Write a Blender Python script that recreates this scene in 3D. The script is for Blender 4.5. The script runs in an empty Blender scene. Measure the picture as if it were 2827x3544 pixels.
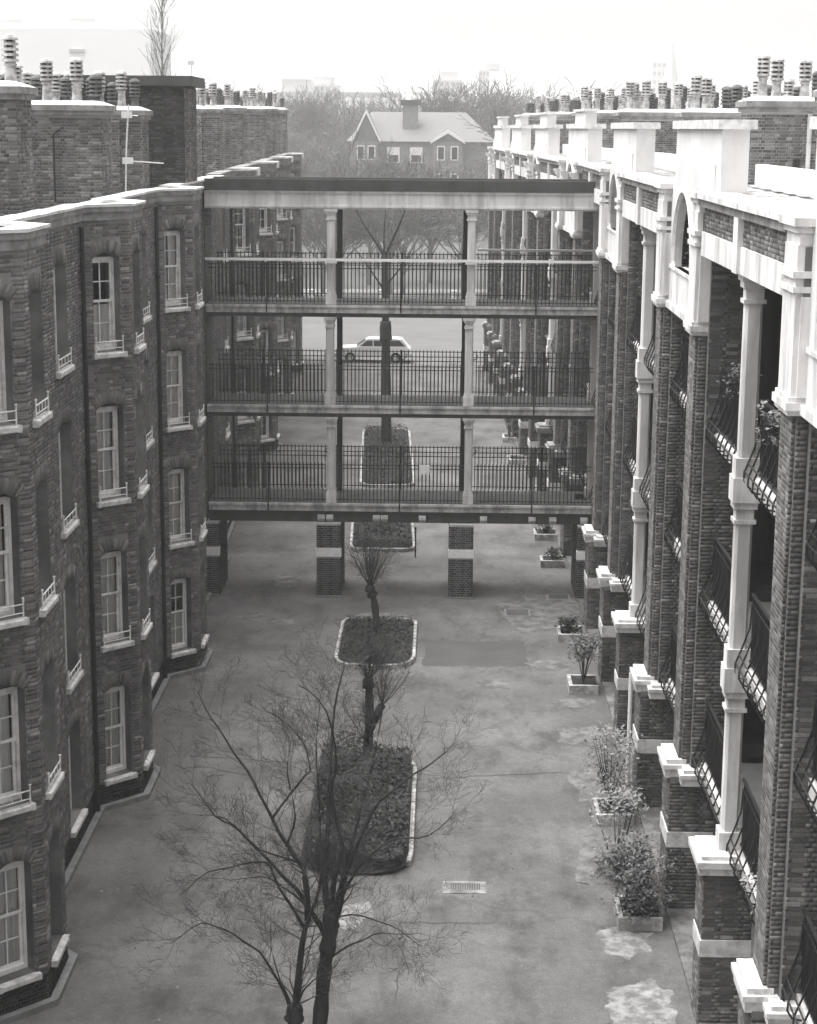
import bpy, math, random
import numpy as np
from mathutils import Vector, Matrix

random.seed(7)
scene = bpy.context.scene
COL = scene.collection
R = math.radians
PI = math.pi

# ------------------------------------------------------------------ camera, sky, sun, exposure
CAM = Vector((0.0, 0.0, 13.4))
YAW, PITCH, ROLL = R(1.022), R(11.895), R(0.46)
_F = Vector((-math.sin(YAW), math.cos(YAW), 0)); _Rr = Vector((math.cos(YAW), math.sin(YAW), 0)); _U = Vector((0, 0, 1))
_F2 = _F * math.cos(PITCH) - _U * math.sin(PITCH); _U2 = _U * math.cos(PITCH) + _F * math.sin(PITCH)
_R3 = _Rr * math.cos(ROLL) + _U2 * math.sin(ROLL); _U3 = _U2 * math.cos(ROLL) - _Rr * math.sin(ROLL)
cam = bpy.data.cameras.new('camera'); cam_ob = bpy.data.objects.new('camera', cam); COL.objects.link(cam_ob)
M = Matrix.Identity(4)
for i in range(3):
    M[i][0] = _R3[i]; M[i][1] = _U3[i]; M[i][2] = -_F2[i]; M[i][3] = CAM[i]
cam_ob.matrix_world = M
cam.sensor_fit = 'HORIZONTAL'; cam.sensor_width = 36.0; cam.lens = 80.354
cam.clip_start = 0.5; cam.clip_end = 6000
scene.camera = cam_ob

SUN_EL, SUN_AZ = R(72), R(-75)          # azimuth from +Y towards +X
world = bpy.data.worlds.new('World'); scene.world = world; world.use_nodes = True
wn = world.node_tree; wn.nodes.clear()
sky = wn.nodes.new('ShaderNodeTexSky'); sky.sky_type = 'NISHITA'; sky.sun_disc = False
sky.sun_elevation = SUN_EL; sky.sun_rotation = SUN_AZ
sky.air_density = 1.0; sky.dust_density = 6.0; sky.ozone_density = 1.0; sky.altitude = 0
bw = wn.nodes.new('ShaderNodeRGBToBW')
tint = wn.nodes.new('ShaderNodeMixRGB'); tint.blend_type = 'MULTIPLY'; tint.inputs[0].default_value = 1
tint.inputs[2].default_value = (1.0, 0.994, 0.99, 1)
bg = wn.nodes.new('ShaderNodeBackground'); bg.inputs[1].default_value = 0.15
wo = wn.nodes.new('ShaderNodeOutputWorld')
wn.links.new(sky.outputs[0], bw.inputs[0]); wn.links.new(bw.outputs[0], tint.inputs[1])
wn.links.new(tint.outputs[0], bg.inputs[0]); wn.links.new(bg.outputs[0], wo.inputs[0])
sun = bpy.data.lights.new('sun', 'SUN'); sun.energy = 1.25; sun.angle = R(75); sun.color = (1, 0.99, 0.97)
sun_ob = bpy.data.objects.new('sun', sun); COL.objects.link(sun_ob)
sd = Vector((math.sin(SUN_AZ) * math.cos(SUN_EL), math.cos(SUN_AZ) * math.cos(SUN_EL), math.sin(SUN_EL)))
sun_ob.rotation_euler = sd.to_track_quat('Z', 'Y').to_euler(); sun_ob.location = (0, 0, 60)
vs = scene.view_settings
vs.view_transform = 'Standard'; vs.look = 'None'; vs.exposure = 1.62; vs.gamma = 1.0; vs.use_curve_mapping = False
cy = scene.cycles
cy.use_denoising = True; cy.max_bounces = 6; cy.diffuse_bounces = 3; cy.glossy_bounces = 2
cy.transmission_bounces = 4; cy.transparent_max_bounces = 12; cy.volume_bounces = 1
cy.sample_clamp_indirect = 4

# ------------------------------------------------------------------ materials
def new_mat(name):
    m = bpy.data.materials.new(name); m.use_nodes = True
    nt = m.node_tree; b = nt.nodes['Principled BSDF']
    return m, nt, b

def g(v):
    return (v * 1.006, v, v * 0.998, 1)

def ramp(nt, fac, stops):
    r = nt.nodes.new('ShaderNodeValToRGB'); el = r.color_ramp.elements
    while len(el) < len(stops): el.new(0.5)
    for e, (p, v) in zip(el, stops): e.position = p; e.color = g(v)
    nt.links.new(fac, r.inputs[0]); return r.outputs[0]

def noise(nt, scale, detail=4, rough=0.55, stretch=None, dist=0.0):
    geo = nt.nodes.new('ShaderNodeNewGeometry'); src = geo.outputs['Position']
    if stretch:
        mp = nt.nodes.new('ShaderNodeMapping'); mp.inputs['Scale'].default_value = stretch
        nt.links.new(src, mp.inputs[0]); src = mp.outputs[0]
    n = nt.nodes.new('ShaderNodeTexNoise'); n.inputs['Scale'].default_value = scale
    n.inputs['Detail'].default_value = detail; n.inputs['Roughness'].default_value = rough
    n.inputs['Distortion'].default_value = dist
    nt.links.new(src, n.inputs['Vector']); return n.outputs[0]

def mul(nt, a, b, fac=1.0):
    m = nt.nodes.new('ShaderNodeMixRGB'); m.blend_type = 'MULTIPLY'; m.inputs[0].default_value = fac
    nt.links.new(a, m.inputs[1]); nt.links.new(b, m.inputs[2]); return m.outputs[0]

def bump(nt, b, h, strength, dist=0.02):
    bp = nt.nodes.new('ShaderNodeBump'); bp.inputs['Strength'].default_value = strength; bp.inputs['Distance'].default_value = dist
    nt.links.new(h, bp.inputs['Height']); nt.links.new(bp.outputs[0], b.inputs['Normal'])

def plain(name, lo, hi, scale=3.0, rough=0.85, stretch=None, bmp=0.25, stain=None, spec=0.3, fine=0.0):
    m, nt, b = new_mat(name)
    n = noise(nt, scale, 6, 0.6, stretch)
    c = ramp(nt, n, [(0.3, lo), (0.7, hi)])
    if stain:
        n2 = noise(nt, stain[0], 5, 0.65, stain[3] if len(stain) > 3 else None)
        c = mul(nt, c, ramp(nt, n2, [(stain[1], stain[2]), (stain[1] + 0.18, 1.0)]))
    if fine:
        n3 = noise(nt, 60, 3, 0.7)
        c = mul(nt, c, ramp(nt, n3, [(0.3, 1 - fine), (0.7, 1.0)]))
    nt.links.new(c, b.inputs['Base Color']); b.inputs['Roughness'].default_value = rough
    b.inputs['Specular IOR Level'].default_value = spec
    if bmp: bump(nt, b, noise(nt, scale * 12, 4, 0.6), bmp, 0.01)
    return m

def brick_mat(name, stops, soot=0.5):
    m, nt, b = new_mat(name)
    geo = nt.nodes.new('ShaderNodeNewGeometry'); oi = nt.nodes.new('ShaderNodeObjectInfo')
    ad = nt.nodes.new('ShaderNodeMath'); ad.operation = 'ADD'
    fr = nt.nodes.new('ShaderNodeMath'); fr.operation = 'FRACT'
    nt.links.new(geo.outputs['Random Per Island'], ad.inputs[0]); nt.links.new(oi.outputs['Random'], ad.inputs[1])
    nt.links.new(ad.outputs[0], fr.inputs[0])
    c = ramp(nt, fr.outputs[0], stops)
    c = mul(nt, c, ramp(nt, noise(nt, 0.55, 5, 0.6), [(0.35, soot), (0.65, 1.0)]))
    c = mul(nt, c, ramp(nt, noise(nt, 26, 4, 0.7), [(0.25, 0.6), (0.75, 1.15)]))
    c = mul(nt, c, ramp(nt, noise(nt, 1.6, 4, 0.6, (1, 1, 0.18)), [(0.35, 0.72), (0.6, 1.0)]))
    nt.links.new(c, b.inputs['Base Color']); b.inputs['Roughness'].default_value = 0.9
    b.inputs['Specular IOR Level'].default_value = 0.25
    bump(nt, b, noise(nt, 90, 4, 0.7), 0.5, 0.006)
    return m

BR_L = brick_mat('brick_dark', [(0.0, 0.115), (0.4, 0.165), (0.8, 0.215), (0.93, 0.27), (1.0, 0.4)], 0.68)
BR_S = brick_mat('brick_stock', [(0.0, 0.09), (0.35, 0.15), (0.75, 0.22), (1.0, 0.33)], 0.6)
BR_R = brick_mat('brick_brown', [(0.0, 0.095), (0.4, 0.135), (0.8, 0.18), (0.94, 0.24), (1.0, 0.38)], 0.6)
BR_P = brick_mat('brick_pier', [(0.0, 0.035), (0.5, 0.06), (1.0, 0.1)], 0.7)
BR_PL = brick_mat('brick_tarred', [(0.0, 0.018), (0.6, 0.03), (1.0, 0.05)], 0.7)  # darkest brick, for the band below the lowest sills
MORT_L = plain('mortar_sooty', 0.15, 0.24, 2.0, stain=(0.6, 0.4, 0.55))
MORT_S = plain('mortar_pale', 0.28, 0.42, 2.0)
MORT_M = plain('mortar_mid', 0.16, 0.26, 2.0)
MORT_R = plain('mortar_brown', 0.1, 0.16, 2.0)
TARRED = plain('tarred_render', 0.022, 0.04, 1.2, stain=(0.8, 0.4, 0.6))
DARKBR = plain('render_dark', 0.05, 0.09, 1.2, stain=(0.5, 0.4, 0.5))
WHITE = plain('white_stucco', 0.58, 0.72, 1.2, rough=0.8, bmp=0.15, stain=(2.2, 0.36, 0.6, (1, 1, 0.16)), fine=0.12)
WHITE2 = plain('stucco_weathered', 0.54, 0.64, 0.8, rough=0.85, bmp=0.15, stain=(1.2, 0.3, 0.85, (1, 1, 0.3)), fine=0.1)
PAINT = plain('white_gloss', 0.72, 0.8, 3.0, rough=0.45, bmp=0.05, stain=(5, 0.32, 0.8))
FRAME = plain('sash_paint', 0.7, 0.8, 3.0, rough=0.5, bmp=0.05, stain=(5, 0.36, 0.7))
SILL = plain('sill_stone', 0.52, 0.66, 5.0, rough=0.75, bmp=0.2, stain=(6, 0.36, 0.65))
SLAB = plain('slab_concrete', 0.42, 0.6, 2.5, rough=0.85, bmp=0.2, stain=(3.5, 0.38, 0.5, (1, 1, 0.4)))
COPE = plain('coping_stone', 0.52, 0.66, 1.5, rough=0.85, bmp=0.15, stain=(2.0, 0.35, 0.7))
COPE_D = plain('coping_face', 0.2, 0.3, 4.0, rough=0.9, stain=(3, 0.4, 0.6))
FASC = plain('fascia_dark', 0.05, 0.075, 1.5, rough=0.8, stain=(3, 0.36, 0.7, (1, 1, 0.2)))
FELT = plain('roof_felt', 0.1, 0.16, 1.5)
IRON = plain('iron_black', 0.01, 0.02, 6, rough=0.6, bmp=0.1)
POT = plain('pot_clay', 0.34, 0.56, 5.0, rough=0.8, stain=(7, 0.4, 0.5), bmp=0.1)
POTD = plain('pot_sooty', 0.06, 0.14, 5.0, rough=0.8)
FLAUNCH = plain('flaunching', 0.4, 0.6, 3.0)
SOIL = plain('soil', 0.02, 0.04, 5, bmp=0.6)
KERB = plain('kerb_painted', 0.36, 0.6, 6, rough=0.8, stain=(5, 0.42, 0.5))
KERBG = plain('kerb_grey', 0.13, 0.22, 5, rough=0.9)
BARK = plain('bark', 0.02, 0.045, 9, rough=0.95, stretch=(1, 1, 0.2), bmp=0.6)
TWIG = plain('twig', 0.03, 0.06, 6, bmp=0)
BARKF = plain('bark_far', 0.09, 0.14, 2, bmp=0)  # lightened in place of thicker haze, which is put into the colour
LEAF = plain('leaf', 0.05, 0.16, 12, rough=0.6, bmp=0)
LEAFP = plain('leaf_pale', 0.1, 0.26, 12, rough=0.6, bmp=0)
LEAFD = plain('leaf_dark', 0.015, 0.045, 9, rough=0.7, bmp=0)
CURT = plain('net_curtain', 0.72, 0.88, 8, rough=0.9, stretch=(1, 1, 0.15), bmp=0)
DOORM = plain('door_paint', 0.03, 0.06, 3, rough=0.5)
FLOORD = plain('floor_dark', 0.08, 0.13, 1.5, rough=0.9)
GALW = plain('gallery_wall', 0.14, 0.2, 1.5, rough=0.9)
SLATE = plain('slate', 0.13, 0.17, 4, rough=0.8)
HOUSEW = plain('house_wall', 0.18, 0.25, 2, rough=0.9)
TOWER = plain('tower_concrete', 0.46, 0.54, 0.1, rough=0.9, bmp=0)  # skyline concrete lightened, putting distance haze into the colour
TOWERW = plain('tower_window', 0.28, 0.33, 0.5, rough=0.5, bmp=0)
PALE = plain('pale_cladding', 0.8, 0.85, 0.05, rough=0.9, bmp=0)
HEDGE = plain('hedge_green', 0.03, 0.07, 3, bmp=0)
CARP = plain('car_paint', 0.68, 0.74, 1, rough=0.25, bmp=0, spec=0.5)
CARG = plain('car_glass', 0.015, 0.03, 2, rough=0.1, bmp=0, spec=0.6)
RUBBER = plain('rubber', 0.012, 0.02, 3, bmp=0)
CHROME = plain('chrome', 0.4, 0.5, 3, rough=0.25, bmp=0)
METALL = plain('aerial_alloy', 0.55, 0.68, 6, rough=0.4, bmp=0)
PAVE = plain('paving_pale', 0.14, 0.23, 1.8, rough=0.95, stain=(3, 0.42, 0.55), fine=0.25)
PAVEW = plain('paving_white', 0.2, 0.38, 2.4, rough=0.95, stain=(4, 0.42, 0.5), fine=0.3)
LAWN = plain('lawn', 0.06, 0.09, 0.2, rough=0.95, bmp=0)
STREET = plain('street_asphalt', 0.085, 0.12, 0.3, rough=0.9, bmp=0)

def ground_mat():
    m, nt, b = new_mat('asphalt')
    c = ramp(nt, noise(nt, 0.35, 6, 0.6), [(0.3, 0.075), (0.5, 0.108), (0.7, 0.155)])
    c = mul(nt, c, ramp(nt, noise(nt, 1.1, 6, 0.7, (1, 0.5, 1)), [(0.34, 0.6), (0.5, 1.0), (0.7, 1.18)]))
    c = mul(nt, c, ramp(nt, noise(nt, 30, 5, 0.8), [(0.32, 0.62), (0.68, 1.3)]))
    c = mul(nt, c, ramp(nt, noise(nt, 7, 5, 0.7), [(0.3, 0.84), (0.7, 1.12)]))
    vo = nt.nodes.new('ShaderNodeTexVoronoi'); vo.feature = 'DISTANCE_TO_EDGE'; vo.inputs['Scale'].default_value = 0.13
    geo = nt.nodes.new('ShaderNodeNewGeometry'); mp = nt.nodes.new('ShaderNodeMixRGB'); mp.blend_type = 'ADD'; mp.inputs[0].default_value = 0.9
    nz = nt.nodes.new('ShaderNodeTexNoise'); nz.inputs['Scale'].default_value = 1.3; nz.inputs['Detail'].default_value = 5
    nt.links.new(geo.outputs['Position'], nz.inputs['Vector'])
    nt.links.new(geo.outputs['Position'], mp.inputs[1]); nt.links.new(nz.outputs[1], mp.inputs[2]); nt.links.new(mp.outputs[0], vo.inputs['Vector'])
    c = mul(nt, c, ramp(nt, vo.outputs[0], [(0.0, 0.82), (0.004, 0.9), (0.008, 1.0)]))
    nt.links.new(c, b.inputs['Base Color']); b.inputs['Roughness'].default_value = 0.9
    b.inputs['Specular IOR Level'].default_value = 0.3
    bump(nt, b, noise(nt, 55, 4, 0.7), 0.5, 0.01)
    return m
ASPH = ground_mat()

def glass_mat():
    m, nt, b = new_mat('window_glass')
    nt.nodes.remove(b)
    out = nt.nodes['Material Output']
    t = nt.nodes.new('ShaderNodeBsdfTransparent'); t.inputs[0].default_value = (0.82, 0.82, 0.82, 1)
    gl = nt.nodes.new('ShaderNodeBsdfGlossy'); gl.inputs['Roughness'].default_value = 0.04; gl.inputs[0].default_value = (0.9, 0.9, 0.9, 1)
    fr = nt.nodes.new('ShaderNodeFresnel'); fr.inputs[0].default_value = 1.5
    mx = nt.nodes.new('ShaderNodeMixShader')
    nt.links.new(fr.outputs[0], mx.inputs[0]); nt.links.new(t.outputs[0], mx.inputs[1]); nt.links.new(gl.outputs[0], mx.inputs[2])
    nt.links.new(mx.outputs[0], out.inputs[0]); return m
GLASS = glass_mat()

# ------------------------------------------------------------------ helpers
def tag(o, label=None, cat=None, group=None, kind=None):
    if label: o['label'] = label
    if cat: o['category'] = cat
    if group: o['group'] = group
    if kind: o['kind'] = kind
    return o

INV = {}
def root(name, loc, label, cat, group=None, rz=0.0):
    """An Empty at the thing's base; its parts are modelled in place and hung on it."""
    o = bpy.data.objects.new(name, None); COL.objects.link(o)
    o.location = loc; o.rotation_euler = (0, 0, rz); o.empty_display_size = 0.3
    INV[o.name] = Matrix.Translation(-Vector(loc))
    return tag(o, label, cat, group)

def hang(o, parent, basis=None):
    if parent is not None:
        o.parent = parent
        if parent.name in INV: o.matrix_parent_inverse = INV[parent.name]
    if basis is not None: o.matrix_basis = basis
    return o

def link(name, me, parent=None, basis=None):
    o = bpy.data.objects.new(name, me); COL.objects.link(o)
    return hang(o, parent, basis)

class MB:
    def __init__(self): self.v = []; self.f = []; self.mi = []; self.m = 0
    def quad(self, a, b, c, d):
        n = len(self.v); self.v += [tuple(a), tuple(b), tuple(c), tuple(d)]; self.f.append((n, n + 1, n + 2, n + 3)); self.mi.append(self.m)
    def poly(self, pts):
        n = len(self.v); self.v += [tuple(p) for p in pts]; self.f.append(tuple(range(n, n + len(pts)))); self.mi.append(self.m)
    def box(self, x0, y0, z0, x1, y1, z1):
        n = len(self.v)
        self.v += [(x0, y0, z0), (x1, y0, z0), (x1, y1, z0), (x0, y1, z0), (x0, y0, z1), (x1, y0, z1), (x1, y1, z1), (x0, y1, z1)]
        self.f += [(n, n + 3, n + 2, n + 1), (n + 4, n + 5, n + 6, n + 7), (n, n + 1, n + 5, n + 4), (n + 1, n + 2, n + 6, n + 5), (n + 2, n + 3, n + 7, n + 6), (n + 3, n, n + 4, n + 7)]
        self.mi += [self.m] * 6
    def prism(self, poly, z0, z1):
        n = len(self.v); k = len(poly)
        self.v += [(p[0], p[1], z0) for p in poly] + [(p[0], p[1], z1) for p in poly]
        self.f.append(tuple(range(n + k - 1, n - 1, -1))); self.f.append(tuple(range(n + k, n + 2 * k)))
        for i in range(k):
            j = (i + 1) % k; self.f.append((n + i, n + j, n + k + j, n + k + i))
        self.mi += [self.m] * (k + 2)
    def ext(self, prof, o, a, b, ext):
        """closed profile [(s,t)] in plane (a,b) at o, extruded along ext vector"""
        o = Vector(o); a = Vector(a); b = Vector(b); e = Vector(ext); n = len(self.v); k = len(prof)
        P = [o + a * s + b * t for s, t in prof]
        self.v += [tuple(p) for p in P] + [tuple(p + e) for p in P]
        self.f.append(tuple(range(n + k - 1, n - 1, -1))); self.f.append(tuple(range(n + k, n + 2 * k)))
        for i in range(k):
            j = (i + 1) % k; self.f.append((n + i, n + j, n + k + j, n + k + i))
        self.mi += [self.m] * (k + 2)
    def tube(self, pts, rad, sides=6, cap=True):
        pts = [Vector(p) for p in pts]
        if not hasattr(rad, '__len__'): rad = [rad] * len(pts)
        n0 = len(self.v); up = Vector((0, 0, 1))
        for i, p in enumerate(pts):
            d = (pts[min(i + 1, len(pts) - 1)] - pts[max(i - 1, 0)])
            if d.length < 1e-6: d = Vector((0, 0, 1))
            d.normalize()
            s = d.cross(up) if abs(d.z) < 0.95 else d.cross(Vector((0, 1, 0)))
            s.normalize(); t = s.cross(d)
            for k in range(sides):
                an = 2 * PI * k / sides
                self.v.append(tuple(p + s * (math.cos(an) * rad[i]) + t * (math.sin(an) * rad[i])))
        for i in range(len(pts) - 1):
            for k in range(sides):
                k2 = (k + 1) % sides; a = n0 + i * sides
                self.f.append((a + k, a + k2, a + sides + k2, a + sides + k)); self.mi.append(self.m)
        if cap and sides > 3:
            self.f.append(tuple(range(n0 + sides - 1, n0 - 1, -1))); self.mi.append(self.m)
            e = n0 + (len(pts) - 1) * sides
            self.f.append(tuple(range(e, e + sides))); self.mi.append(self.m)
    def lathe(self, prof, c=(0, 0, 0), sides=12):
        n0 = len(self.v)
        for r, z in prof:
            for k in range(sides):
                a = 2 * PI * k / sides; self.v.append((c[0] + r * math.cos(a), c[1] + r * math.sin(a), c[2] + z))
        for i in range(len(prof) - 1):
            for k in range(sides):
                k2 = (k + 1) % sides; a = n0 + i * sides
                self.f.append((a + k, a + k2, a + sides + k2, a + sides + k)); self.mi.append(self.m)
        e = n0 + (len(prof) - 1) * sides
        self.f.append(tuple(range(e, e + sides))); self.mi.append(self.m)
    def mesh(self, name, mats, smooth=False):
        me = bpy.data.meshes.new(name); me.from_pydata(self.v, [], self.f)
        for m in (mats if isinstance(mats, (list, tuple)) else [mats]): me.materials.append(m)
        if any(self.mi): me.polygons.foreach_set('material_index', self.mi)
        if smooth: me.polygons.foreach_set('use_smooth', [True] * len(self.f))
        me.update(); return me
    def build(self, name, mats, parent=None, smooth=False, basis=None):
        return link(name, self.mesh(name, mats, smooth), parent, basis)

def box_ob(name, b, mat, parent=None):
    m = MB(); m.box(*b); return m.build(name, mat, parent)

# ---- bricks: real pieces laid in Flemish bond over a mortar core
_bm = {}
def brick_mesh(length, mat):
    k = (round(length, 3), mat.name)
    if k not in _bm:
        m = MB(); L, h, d = length, 0.0565, 1.0
        m.v = [(0, 0, 0), (L, 0, 0), (L, h, 0), (0, h, 0), (0.003, 0.003, d), (L - 0.003, 0.003, d), (L - 0.003, h - 0.003, d), (0.003, h - 0.003, d)]
        m.f = [(4, 5, 6, 7), (0, 1, 5, 4), (1, 2, 6, 5), (2, 3, 7, 6), (3, 0, 4, 7)]; m.mi = [0] * 5
        _bm[k] = m.mesh('brick', mat)
    return _bm[k]

class Bricks:
    def __init__(self, xf=None): self.rows = {}; self.xf = xf or Matrix.Identity(4)
    def add(self, parent, mat, o, u, v, n, L, h, d):
        self.rows.setdefault((parent.name, mat.name), []).append((*o, *u, *v, *n, L, h, d))
    def face(self, parent, mat, O, u, n, W, H, holes=(), d=(0.005, 0.006)):
        """O lower-left corner, u unit direction along the wall, n outward"""
        O = Vector(O); u = Vector(u).normalized(); n = Vector(n).normalized(); v = Vector((0, 0, 1))
        rows = int(H / 0.065)
        lst = self.rows.setdefault((parent.name, mat.name), [])
        rnd = random.random
        for r in range(rows):
            z = r * 0.065 + 0.0045
            blocked = [(h[0], h[2]) for h in holes if h[1] < z + 0.052 and h[3] > z + 0.004]
            x = -0.11 if r % 2 else 0.0; k = r % 2
            if r % 2: x = -0.0485
            while x < W:
                L = 0.186 if (k % 2 == 0) else 0.0885
                a, b = max(x, 0.0), min(x + L, W); x += L + 0.0085; k += 1
                segs = [(a, b)]
                for h0, h1 in blocked:
                    ns = []
                    for s, e in segs:
                        if h1 <= s or h0 >= e: ns.append((s, e)); continue
                        if s < h0: ns.append((s, h0))
                        if e > h1: ns.append((h1, e))
                    segs = ns
                for s, e in segs:
                    if e - s > 0.02:
                        p = O + u * s + v * z
                        lst.append((p.x, p.y, p.z, u.x, u.y, u.z, 0, 0, 1, n.x, n.y, n.z, e - s, 0.0565, d[0] + d[1] * rnd()))
    def arch(self, parent, mat, O, u, n, hole, length=0.22):
        """ring of voussoirs over a segmental head"""
        O = Vector(O); u = Vector(u).normalized(); n = Vector(n).normalized(); v = Vector((0, 0, 1))
        u0, v0, u1, v1, rise = hole[:5]
        w = (u1 - u0) / 2; Rr = (w * w + rise * rise) / (2 * rise); c = (u0 + u1) / 2; cz = v1 - Rr
        th = math.asin(min(1, w / Rr)); N = max(5, int(2 * th * (Rr + length / 2) / 0.078))
        lst = self.rows.setdefault((parent.name, mat.name), [])
        for i in range(N):
            a = -th + 2 * th * (i + 0.5) / N
            rad = u * math.sin(a) + v * math.cos(a); tan = u * math.cos(a) - v * math.sin(a)
            p = O + u * c + v * cz + rad * (Rr + 0.005) - tan * 0.0315
            lst.append((*p, *tan, *rad, *n, 0.066, length, 0.006 + 0.004 * random.random()))
    def finish(self, singles=300, sub=''):
        allr = []
        for key, lst in self.rows.items():
            A = np.array(lst)
            if len(A) == 0: continue
            allr.append((key, A))
        X = np.array(self.xf)
        cand = []
        for gi, (key, A) in enumerate(allr):
            c = A[:, 0:3] + A[:, 3:6] * A[:, 12:13] / 2 + A[:, 6:9] * A[:, 13:14] / 2
            c = c @ X[:3, :3].T + X[:3, 3]; n = A[:, 9:12] @ X[:3, :3].T
            d = c - np.array(CAM); dist = np.linalg.norm(d, axis=1)
            cosv = -(d * n).sum(1) / dist
            zf = d @ np.array(_F2); px = d @ np.array(_R3) / zf * 2.2321; py = d @ np.array(_U3) / zf * 2.2321
            ok = (np.abs(px) < 0.49) & (np.abs(py) < 0.62) & (cosv > 0.05)
            full = (np.abs(A[:, 12] - 0.186) < 1e-3) | (np.abs(A[:, 12] - 0.0885) < 1e-3)
            sc = np.where(ok & full & (A[:, 13] < 0.1), A[:, 12] * A[:, 13] * cosv / dist ** 2, 0)
            cand += [(s, gi, i) for i, s in enumerate(sc) if s > 0]
        cand.sort(reverse=True); pick = {}
        for s, gi, i in cand[:singles]: pick.setdefault(gi, set()).add(i)
        for gi, (key, A) in enumerate(allr):
            par = bpy.data.objects[key[0]]; mat = bpy.data.materials[key[1]]
            sel = pick.get(gi, set())
            for i in sorted(sel):
                a = A[i]; L = 0.186 if a[12] > 0.14 else 0.0885
                m4 = Matrix(((a[3], a[6], a[9] * a[14], a[0]), (a[4], a[7], a[10] * a[14], a[1]), (a[5], a[8], a[11] * a[14], a[2]), (0, 0, 0, 1)))
                link('brick', brick_mesh(L, mat), par, m4)
            keep = np.array([i for i in range(len(A)) if i not in sel], dtype=int)
            if len(keep) == 0: continue
            B = A[keep]; n = len(B)
            o = B[:, 0:3]; uu = B[:, 3:6] * B[:, 12:13]; vv = B[:, 6:9] * B[:, 13:14]; nn = B[:, 9:12] * B[:, 14:15]
            e = 0.003; ue = B[:, 3:6] * e; ve = B[:, 6:9] * e
            V = np.stack([o, o + uu, o + uu + vv, o + vv, o + nn + ue + ve, o + uu + nn - ue + ve, o + uu + vv + nn - ue - ve, o + vv + nn + ue - ve], 1).reshape(-1, 3)
            base = np.arange(n)[:, None, None] * 8
            F = (np.array([[4, 5, 6, 7], [0, 1, 5, 4], [1, 2, 6, 5], [2, 3, 7, 6], [3, 0, 4, 7]])[None] + base).reshape(-1)
            me = bpy.data.meshes.new('brickwork'); me.vertices.add(n * 8); me.vertices.foreach_set('co', V.reshape(-1))
            me.loops.add(n * 20); me.loops.foreach_set('vertex_index', F.astype(np.int32))
            me.polygons.add(n * 5); me.polygons.foreach_set('loop_start', np.arange(0, n * 20, 4, dtype=np.int32))
            me.update(calc_edges=True); me.materials.append(mat)
            tag(link('brickwork', me, par), kind='stuff')

def wall_face(mb, O, u, n, W, H, holes=(), depth=0.2):
    """core face with openings, segmental heads and reveals. holes: (u0,v0,u1,v1,rise)"""
    O = Vector(O); u = Vector(u).normalized(); n = Vector(n).normalized(); v = Vector((0, 0, 1))
    us = sorted({0.0, W} | {h[0] for h in holes} | {h[2] for h in holes}); vs_ = sorted({0.0, H} | {h[1] for h in holes} | {h[3] for h in holes})
    P = lambda a, b, d=0.0: O + u * a + v * b - n * d
    for i in range(len(us) - 1):
        for j in range(len(vs_) - 1):
            cu, cv = (us[i] + us[i + 1]) / 2, (vs_[j] + vs_[j + 1]) / 2
            if any(h[0] < cu < h[2] and h[1] < cv < h[3] for h in holes): continue
            mb.quad(P(us[i], vs_[j]), P(us[i + 1], vs_[j]), P(us[i + 1], vs_[j + 1]), P(us[i], vs_[j + 1]))
    for h in holes:
        u0, v0, u1, v1 = h[:4]; rise = h[4] if len(h) > 4 else 0
        vt = v1 - rise
        mb.quad(P(u0, v0), P(u0, v0, depth), P(u0, vt, depth), P(u0, vt))
        mb.quad(P(u1, v0, depth), P(u1, v0), P(u1, vt), P(u1, vt, depth))
        mb.quad(P(u0, v0), P(u1, v0), P(u1, v0, depth), P(u0, v0, depth))
        if rise <= 0:
            mb.quad(P(u0, v1, depth), P(u1, v1, depth), P(u1, v1), P(u0, v1)); continue
        w = (u1 - u0) / 2; Rr = (w * w + rise * rise) / (2 * rise); c = (u0 + u1) / 2; cz = v1 - Rr
        th = math.asin(min(1.0, w / Rr)) if rise < w - 1e-6 else PI / 2
        K = 8 if rise < w * 0.6 else 16
        pts = [(c + Rr * math.sin(-th + 2 * th * i / K), cz + Rr * math.cos(-th + 2 * th * i / K)) for i in range(K + 1)]
        for (a0, b0), (a1, b1) in zip(pts, pts[1:]):
            mb.quad(P(a0, b0), P(a1, b1), P(a1, v1), P(a0, v1))
            mb.quad(P(a0, b0, depth), P(a1, b1, depth), P(a1, b1), P(a0, b0))

# ------------------------------------------------------------------ setting: ground, street, lawn
def sheet(name, poly, z, mat, kind='structure', parent=None):
    m = MB(); m.poly([(x, y, z) for x, y in poly]); return tag(m.build(name, mat, parent), kind=kind)

sheet('ground', [(-1400, -40), (1400, -40), (1400, 2600), (-1400, 2600)], 0.0, ASPH)
sheet('street', [(-260, 104), (260, 113), (260, 137), (-260, 129)], 0.004, STREET)
sheet('lawn', [(-260, 131.5), (260, 139.5), (260, 420), (-260, 420)], 0.008, LAWN)
pv = MB(); pv.prism([(-260, 129), (260, 137), (260, 139), (-260, 131)], 0, 0.12); tag(pv.build('pavement', PAVE), kind='structure')
sheet('footpath', [(-30, 149.5), (40, 156), (40, 159.5), (-30, 152.5)], 0.014, PAVEW)

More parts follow.
